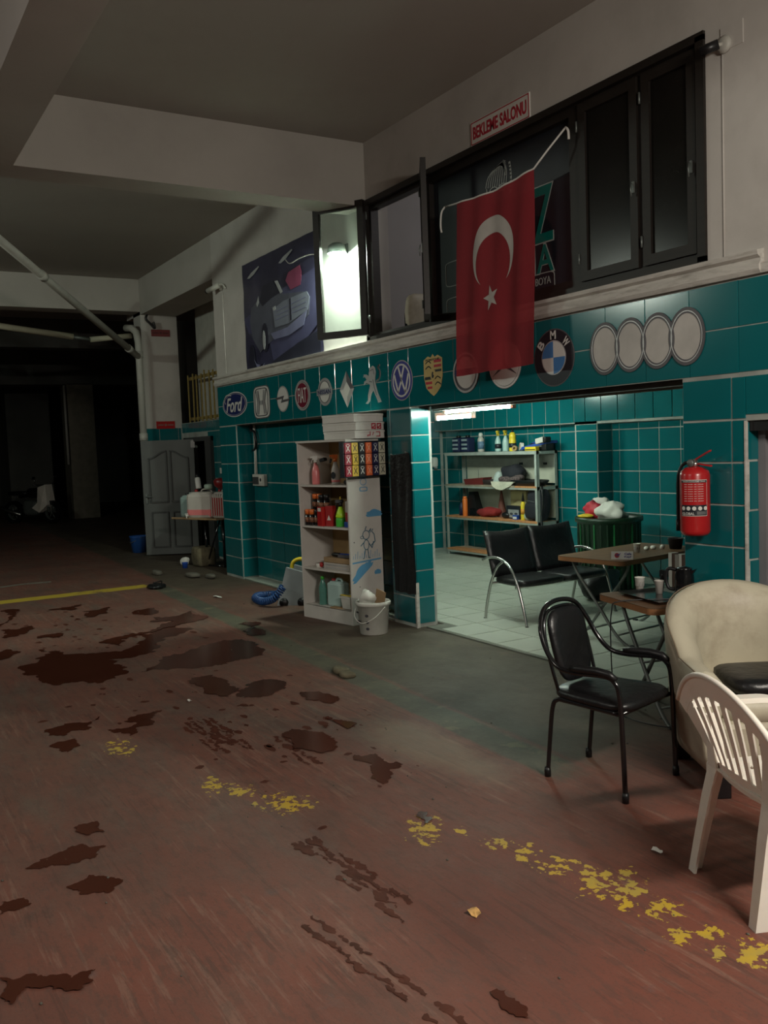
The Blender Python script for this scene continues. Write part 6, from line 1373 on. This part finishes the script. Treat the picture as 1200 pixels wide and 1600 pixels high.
# surveillance cameras
t = thing('security_camera', 'white security camera at the left end of the plaster wall', 'camera', (-11.46, D, 3.86))
MB().lathe([(.05, 0), (.055, .02), (.03, .04)], T=Matrix.Rotation(pi/2, 4, 'X'), n=20).tube([(0, -.03, 0), (-.03, -.07, -.01)], .014).build('mount', PIPE, t)
MB().tube([(.05, -.06, .005), (-.20, -.12, -.03)], .034, 14).build('camera_body', PIPE, t); MB().tube([(-.20, -.12, -.03), (-.225, -.126, -.034)], .032, 14).build('lens', BLACKP, t); MB().tube(curve([(.04, -.05, .02), (.12, -.03, .0), (.16, -.02, -.05)], 4), .014, 8).build('cable_joint', PIPE, t)
t = thing('security_camera', 'black security camera at the top right corner of the window', 'camera', (-3.54, D, 3.895))
MB().lathe([(.045, 0), (.05, .02), (.03, .035)], T=Matrix.Rotation(pi/2, 4, 'X'), n=20).tube([(0, -.03, 0), (-.02, -.07, -.01)], .012).build('mount', PIPE, t); MB().tube([(.0, -.06, -.005), (-.08, -.12, -.03)], .028, 14).build('camera_body', BLACKP, t); MB().box((-.03, -.006, -.03), (.12, -.0, .10)).build('patch_plate', PLASTER, t)
# ================================================================== LEFT END: PIPES, DOOR LEAF, CANS
pipe = thing('drain_pipe', 'white vertical drain pipe on the left edge of the white pillar', 'pipe', (0, 0, 0))
MB().tube([(-15.12, 4.42, 1.93), (-15.12, 4.42, 3.55), (-15.14, 4.40, 3.72), (-15.24, 4.36, 3.80), (-15.38, 4.30, 3.82)], .058, 14).build('pipe_run', PIPE, pipe)
for z_ in (1.99, 3.35): MB().tube([(-15.12, 4.42, z_-.06), (-15.12, 4.42, z_+.06)], .07, 14).build('collar', PIPE, pipe)
p_ = thing('sloping_pipe', 'white pipe sloping down from the ceiling to the pillar', 'pipe', (0, 0, 0))
P0, P1 = Vector((-9.9, .90, 4.46)), Vector((-15.10, 4.40, 3.32))
MB().tube([P0, P1], .052, 12).build('pipe_run', PIPE, p_)
for f in (.42, .93): q = P0.lerp(P1, f); d = (P1-P0).normalized()*.06; MB().tube([q-d, q+d], .062, 12).build('collar', PIPE, p_)
MB().tube([P0, P0+Vector((.05, -.05, .12))], .05, 12).build('pipe_end', PIPE, p_)
p_ = thing('level_pipe', 'pale pipe running level under the far beam', 'pipe', (0, 0, 0))
MB().tube([(-15.45, -1, 3.98), (-15.45, 2.3, 3.80), (-15.45, 3.45, 3.66)], .05, 12).tube([(-15.45, 3.72, 3.62), (-15.42, 4.40, 3.70)], .045, 12).build('pipe_run', mat('cream_pipe', (.40, .38, .28), .6), p_)
MB().tube([(-15.45, 3.35, 3.67), (-15.45, 3.75, 3.62)], .030, 10).build('narrow_joint', STEEL, p_)
c_ = MB().tube(curve([(-15.15, 4.62, 4.05), (-15.14, 4.58, 3.95), (-15.14, 4.66, 3.86), (-15.14, 4.72, 3.80), (-15.14, 4.70, 3.90)], 6), .02, 8).build('looped_cable', BLACKP); tag(c_, 'looped cable hanging at the top of the white pillar', 'cable')
for z0, z1, m_, lb in ((3.67, 3.785, mat('faded_red_sign', (.20, .04, .04), .6), 'faded dark red sign high on the white pillar'), (2.12, 2.245, RED, 'bright red sign low on the white pillar')):
    t = thing('pillar_sign', lb, 'sign', (-15.198, 4.83, (z0+z1)/2), pi/2)
    MB().box((-.16, -.008, -(z1-z0)/2), (.16, 0, (z1-z0)/2)).build('board', m_, t); MB().prism(ell(0, 0, .02, .02, 12), .001, .008).stroke([(-.13, 0), (-.04, 0)], .02, .001, .008).stroke([(.04, 0), (.13, 0)], .02, .001, .008).build('sign_print', mat('dull_sign_print', (.25, .14, .12), .6) if z0 < 3 else mat('dull_sign_print2', (.10, .03, .03), .6), t)
# leaning panelled door leaf
dl = thing('door_leaf', 'grey panelled door leaf standing open before the white pillar', 'door', (-15.02, 4.33, 0.02), atan2(.82, .50))
DWd, DHt = .88, 1.90
DOORM = mat('door_moulding_shaded', (.055, .058, .056), .5)  # darker than the leaf, shading of the relief put into the colour
MB().box((0, 0, 0), (DWd, .04, DHt)).build('leaf', DOORG, dl)
for x0, x1 in ((.12, .41), (.48, .77)):
    MB().ring(((x0+x1)/2, .42), ((x1-x0)/2, .30), ((x1-x0)/2-.02, .28), .022, 0, n=40, p=40).build('panel_moulding', DOORM, dl)
    up = [(x0, .90), (x1, .90), (x1, 1.62 if x0 < .3 else 1.62), ((x0+x1)/2, 1.74), (x0, 1.62)]
    q = [(x0, .88)]+[(x1, .88)]+[(x1-(x1-x0)*k/8, 1.60+.12*(sin(pi/2*k/8)**2 if x0 < .3 else cos(pi/2*k/8)**2)*1.0) for k in range(9)]
    if x0 < .3: q = [(x0, .88), (x1, .88)]+[(x1-(x1-x0)*k/8, 1.60+.12*cos(pi/2*k/8)**2) for k in range(9)]
    else: q = [(x0, .88), (x1, .88)]+[(x1-(x1-x0)*k/8, 1.60+.12*sin(pi/2*k/8)**2) for k in range(9)]
    MB().stroke(q+[q[0]], .026, .022).build('panel_moulding', DOORM, dl)
MB().box((.04, -.02, .86), (.075, 0, 1.02)).tube([(.055, -.02, .97), (.055, -.05, .97), (.15, -.05, .97)], .01, 8).build('door_handle', STEEL, dl)
MB().box((.83, -.006, 1.76), (.90, .0, 1.88)).build('hinge_plate', CHROME, dl)
# yellow wooden slat fence in the recess
sf = thing('slat_fence', 'yellowed wooden slat fence above the recessed teal wall', 'fence', (-15.0, 5.20, 2.2))
for k in range(16): MB().box((k*.2, -.015+.01*(k % 2), -.02), (k*.2+.032, .0+.01*(k % 2), .80+.02*sin(k*2)), T=Matrix.Translation((0, 0, 0)) @ Matrix.Rotation(random.uniform(-.02, .02), 4, 'Y')).build('slat', SLAT, sf)
for z_ in (.04, .72): MB().box((-.05, .03, z_), (3.1, .055, z_+.05)).build('rail', SLAT, sf)
t = thing('small_poster', 'small faded picture on the recessed teal wall under the slats', 'picture', (-13.25, 5.112, 1.93)); MB().box((-.10, -.004, -.10), (.10, 0, .10)).build('print', MAROON, t); MB().prism(ell(.0, .01, .05, .04, 10), .001, .004).prism([(-.08, -.08), (-.02, -.03), (.07, -.09)], .001, .004).build('pale_shape', SILVER, t)
t = thing('light_switch', 'small white light switch on the recessed teal wall', 'switch', (-13.42, 5.112, 1.40)); MB().box((-.045, -.012, -.045), (.045, 0, .045), bev=.004).build('plate', PAPER, t); MB().box((-.015, -.018, -.02), (.015, -.012, .02)).build('rocker', CARD, t)
# steel stand with cans
st = thing('canister_stand', 'dark steel stand carrying the liquid canisters beside the door leaf', 'stand', (-12.95, 4.62, 0), radians(20))
MB().box((-.46, -.24, .715), (.55, .26, .725)).box((-.46, -.24, .715), (.55, -.235, .745)).box((-.46, .255, .715), (.55, .26, .745)).build('tray', BCARD, st)
for x in (.02, .42): MB().tube([(x, 0, .0), (x, 0, .715)], .02, 8).build('leg', BLACKM, st)
MB().tube([(.02, 0, .02), (.42, 0, .02)], .015, 8).tube([(.02, 0, .02), (.35, 0, .70)], .013, 8).build('brace', BLACKM, st)
SM = Matrix.Translation((-12.95, 4.62, 0)) @ Matrix.Rotation(radians(20), 4, 'Z')
t = jerry('jerrycan', 'large white canister half full of pink liquid with a small tap', SM @ Vector((.04, -.02, .728)), radians(35), .44, .30, .42, CANW, REDP, PINK, .42)
MB().tube([(-.17, -.16, .05), (-.17, -.22, .05)], .014, 8).tube([(-.17, -.21, .07), (-.17, -.21, .01)], .012, 8).box((-.19, -.225, .07), (-.15, -.195, .08)).build('tap', PAPER, t)
t = jerry('jerrycan', 'pale green canister left of the large pink-filled one', SM @ Vector((-.34, .04, .728)), radians(25), .24, .24, .36, CANG, BLACKP)
t = jerry('jerrycan', 'ribbed canister of red liquid close to the tiled corner', SM @ Vector((.43, .03, .728)), radians(20), .28, .26, .42, CANW, REDP, REDLIQ, .82)
for k in range(6): MB().box((-.13+k*.05, -.135, .03), (-.115+k*.05, -.129, .36)).build('rib', CANW, t)
t = thing('spray_can', 'silver can with black cap tilted on the large white canister', 'can', SM @ Vector((-.06, -.02, 1.16)), 0); MB(Matrix.Rotation(-.25, 4, 'Y')).lathe([(.04, 0), (.042, .01), (.042, .15), (.03, .17)], n=18).build('can_body', SILVERW, t); MB(Matrix.Rotation(-.25, 4, 'Y')).lathe([(.03, .165), (.032, .20), (.02, .23)], n=14).build('cap', BLACKP, t)
o = MB().blob((0, 0, 0), (.16, .10, .075), 4, 16, 10).build('pale_sponge', mat('pale_sponge', (.36, .46, .38), .9)); o.location = SM @ Vector((.16, -.02, 1.19)); tag(o, 'pale green sponge on top of the large white canister', 'sponge')
t = thing('red_funnel', 'dark red funnel lying on the ribbed canister', 'funnel', SM @ Vector((.40, .03, 1.155)), .3); MB().lathe([(.05, 0), (.11, .05), (.12, .12), (.09, .15), (.03, .16)], n=20).build('funnel_body', mat('dark_red', (.20, .01, .012), .4), t); MB().blob((.13, 0, .06), (.12, .1, .12), 2.5, 14, 8).build('black_end', BLACKP, t)
# concrete block, scraps, blue bucket
o = MB().blob((0, 0, 0), (.34, .30, .30), 6, 20, 14, rough=.05, seed=5, fs=8).build('concrete_block', CONC); o.location = (-13.05, 4.62, .145); tag(o, 'rough brown concrete block at the foot of the canister stand', 'block')
o = MB().blob((0, 0, 0), (.14, .12, .13), 2.4, 14, 9, rough=.3, seed=6, fs=12).build('white_rag', CARD); o.location = (-13.32, 4.42, .065); tag(o, 'crumpled white rag left of the concrete block', 'rag')
t = thing('blue_cup', 'small blue cup on the floor before the concrete block', 'cup', (-12.98, 4.30, 0)); MB().lathe([(.035, 0), (.045, .08), (.048, .085), (.04, .085), (.03, .01)], n=16).build('cup_wall', BLUE, t)
t = thing('blue_bucket', 'blue bucket on the dark floor left of the door leaf', 'bucket', (-15.75, 4.42, 0)); MB().lathe([(.12, 0), (.16, .27), (.17, .28), (.165, .29), (.15, .28), (.11, .02)], n=28).build('bucket_wall', BLUEB, t); MB().tube(curve([(-.165, 0, .27), (-.10, -.12, .20), (.06, -.16, .18), (.165, 0, .27)], 5), .005, 6).build('handle', STEEL, t)
for i, (x, y, s_, lb) in enumerate(((-11.95, 4.05, .22, 'long flat rubble piece before the left corner pillar'), (-11.62, 4.20, .15, 'rubble lump touching the left corner pillar'), (-12.55, 3.75, .13, 'small pale rubble piece near the floor crack'))):
    o = MB().blob((0, 0, 0), (s_*1.6, s_*.7, .07), 3, 16, 9, rough=.25, seed=20+i, fs=9).build('rubble', BLOCKW); o.location = (x, y, .03); tag(o, lb, 'rubble')
# drain grate, litter
t = thing('black_rag', 'tangle of black plastic at the end of the yellow line', 'rag', (-11.35, 3.36, .02)); MB().blob((0, 0, 0), (.30, .22, .07), 2.2, 22, 10, rough=.35, seed=11, fs=12).build('tangle', BLACKV, t); MB().tube(curve([(-.1, 0, .03), (0, .08, .06), (.12, .02, .03), (.16, -.08, .0)], 5), .008, 5).build('strand', BLACKP, t)
def scrap(nm, lb, x, y, s_, m_, sd, asp=.6, ct='litter'):
    mb = MB(); n = 9; random.seed(sd); pts = [(s_*cos(2*pi*k/n)*random.uniform(.6, 1), s_*asp*sin(2*pi*k/n)*random.uniform(.6, 1), random.uniform(.002, .02)) for k in range(n)]
    mb.add([(0, 0, .018)]+pts+[(p[0], p[1], p[2]-.0015) for p in pts], [(0, 1+k, 1+(k+1) % n) for k in range(n)]+[(1+k, 1+n+k, 1+n+(k+1) % n, 1+(k+1) % n) for k in range(n)])
    o = mb.build(nm, m_); o.location = (x, y, .001); tag(o, lb, ct); return o
scrap('paper_scrap', 'white torn paper on the floor before the niche', -10.05, 3.70, .13, PAPER, 31, .35)
scrap('leaf_scrap', 'dry orange and white scrap on the red floor in front', -2.57, 1.85, .034, mat('dry_leaf', (.62, .36, .12), .7, var=.6, scale=30), 32, .7)
scrap('paper_scrap', 'small white paper scrap left of the plastic chair', -2.53, 2.745, .035, PAPER, 33, .5)
scrap('paper_scrap', 'tiny white scrap beside the dark puddle', -5.95, 1.95, .03, PAPER, 34, .5)
for i, (x, y) in enumerate(((-6.0, 3.15), (-5.85, 3.12))):
    o = MB().blob((0, 0, 0), (.22-.08*i, .12, .05), 2.6, 16, 9, rough=.3, seed=40+i, fs=10).build('stone', CONC); o.location = (x, y, .015); tag(o, ('larger broken concrete lump on the grey-green strip', 'smaller broken concrete lump on the grey-green strip')[i], 'stone')
random.seed(77)
mb = MB()
for i in range(150):
    x = random.uniform(-12, -1.6); y = random.uniform(.3, 4.3); s_ = random.uniform(.003, .010)
    mb.blob((x, y, s_*.3), (s_*2, s_*1.4, s_), 2, 5, 3)
g_ = mb.build('grit', BLOCKW, floor); tag(g_, kind='stuff')
# raised cracked kerb line by the left corner
cr = MB()
pts = [(-13.0, 1.0), (-12.9, 1.5), (-13.05, 2.0), (-13.0, 2.4)]
for s_, (a, b) in enumerate(zip(pts[:-1], pts[1:])): cr.add([(a[0]-.03, a[1], .001), (a[0]+.03, a[1], .001), (b[0]+.03, b[1], .001), (b[0]-.03, b[1], .001), (a[0]-.01, a[1], .012), (b[0]-.01, b[1], .012)], [(0, 4, 5, 3), (4, 1, 2, 5)])
cr.build('broken_edge', BLOCKW, floor)
# motorcycle in the dark garage (front end towards the hall)
mc = thing('motorcycle', 'parked motorcycle with white fairing in the dark garage', 'motorcycle', (-25.2, 4.3, 0), radians(35))
for x in (-.62, .68):
    MB(Matrix.Translation((x, 0, .30))).ring((0, 0), .30, .20, .11, -.055, 30).build('tyre', BLACKP, mc)
    m_ = MB(Matrix.Translation((x, 0, .30))).ring((0, 0), .205, .18, .06, -.03, 30)
    for k in range(6): m_.tube([(0, 0, 0), (.19*cos(k*pi/3), 0, .19*sin(k*pi/3))], .010, 6)
    m_.build('rim', STEEL, mc)
MB().tube([(.68, -.08, .30), (.50, -.08, .85)], .025, 8).tube([(.68, .08, .30), (.50, .08, .85)], .025, 8).build('fork', STEEL, mc)
MB().tube([(-.62, 0, .32), (-.15, 0, .38), (.35, 0, .45), (.50, 0, .85), (.0, 0, .75), (-.4, 0, .70)], .04, 8).build('frame', BLACKM, mc)
MB().blob((.05, 0, .42), (.55, .30, .40), 4).build('engine', STEEL, mc)
MB().blob((.15, 0, .80), (.50, .30, .28), 2.8).build('fuel_tank', BLACKM, mc)
MB().blob((-.42, 0, .80), (.70, .26, .12), 3.5).build('seat', BLACKV, mc)
MB().add([(.40, -.16, .95), (.62, -.12, 1.02), (.55, -.20, .62), (.38, -.19, .55), (.20, -.20, .42), (.45, -.21, .30), (.68, -.15, .50), (.40, .16, .95), (.62, .12, 1.02), (.55, .20, .62), (.38, .19, .55), (.20, .20, .42), (.45, .21, .30), (.68, .15, .50)], [(0, 3, 2, 1), (3, 4, 5, 2), (1, 2, 6), (2, 5, 6), (7, 8, 9, 10), (10, 9, 12, 11), (8, 13, 9), (9, 13, 12), (0, 1, 8, 7), (1, 6, 13, 8), (6, 5, 12, 13)]).build('fairing', WHITEP, mc)
MB().tube([(.45, -.35, 1.02), (.50, 0, 1.0), (.45, .35, 1.02)], .016, 8).tube([(.48, -.3, 1.02), (.50, -.36, 1.18)], .008, 6).tube([(.48, .3, 1.02), (.50, .36, 1.18)], .008, 6).blob((.50, -.38, 1.20), (.03, .13, .08), 3, 10, 6).blob((.50, .38, 1.20), (.03, .13, .08), 3, 10, 6).build('handlebar', BLACKM, mc)
MB().tube([(-.2, -.2, .25), (-.85, -.22, .42)], [.035, .055], 10).build('exhaust', CHROME, mc)

# ================================================================== sub-parts: details belong to the part they sit on
SUBP = {'cloud_print': 'side_panel', 'monkey_drawing': 'side_panel', 'grass_drawing': 'side_panel', 'pot_drawing': 'side_panel', 'screw_hole': 'side_panel',
        'label_border': 'cylinder', 'label_field': 'cylinder', 'label_heading': 'cylinder', 'label_footer': 'cylinder', 'label_text': 'cylinder', 'label_mark': 'cylinder', 'pictogram': 'cylinder',
        'bottle_label': 'bottle_body', 'round_label': 'bottle_body', 'liquid': 'bottle_body', 'trigger': 'spray_head', 'nozzle': 'spray_head', 'can_print': 'can_body', 'label_band': 'canister_body',
        'x_mark': 'carton', 'cup_print': 'cup_wall', 'seam': 'shell', 'lens': 'camera_body', 'rocker': 'plate', 'front_pocket': 'bag_body', 'zip': 'bag_body', 'visor': 'helmet_shell',
        'socket_hole': 'box_body', 'socket_plate': 'box_body', 'switch_plate': 'box_body', 'cable_hole': 'back_panel', 'lettering': 'board', 'red_border': 'board', 'round_mark': 'bucket_wall', 'black_print': 'bucket_wall'}
def base_name(o): return o.name.split('.')[0]
kids = {}
for o in list(COL.objects):
    if o.parent: kids.setdefault(o.parent.name, []).append(o)
for pn, ks in kids.items():
    if COL.objects[pn].parent: continue
    for k in ks:
        b = base_name(k)
        if b in SUBP:
            c = [q for q in ks if base_name(q) == SUBP[b] and q.matrix_basis == Matrix.Identity(4)]
            if c: k.parent = c[-1]
        elif b == 'foot':
            c = [q for q in ks if base_name(q) in ('leg', 'rear_leg', 'arm_leg', 'arm_frame')]
            if c:
                v0 = k.data.vertices[0].co
                k.parent = min(c, key=lambda q: min((v.co-v0).length for v in q.data.vertices))
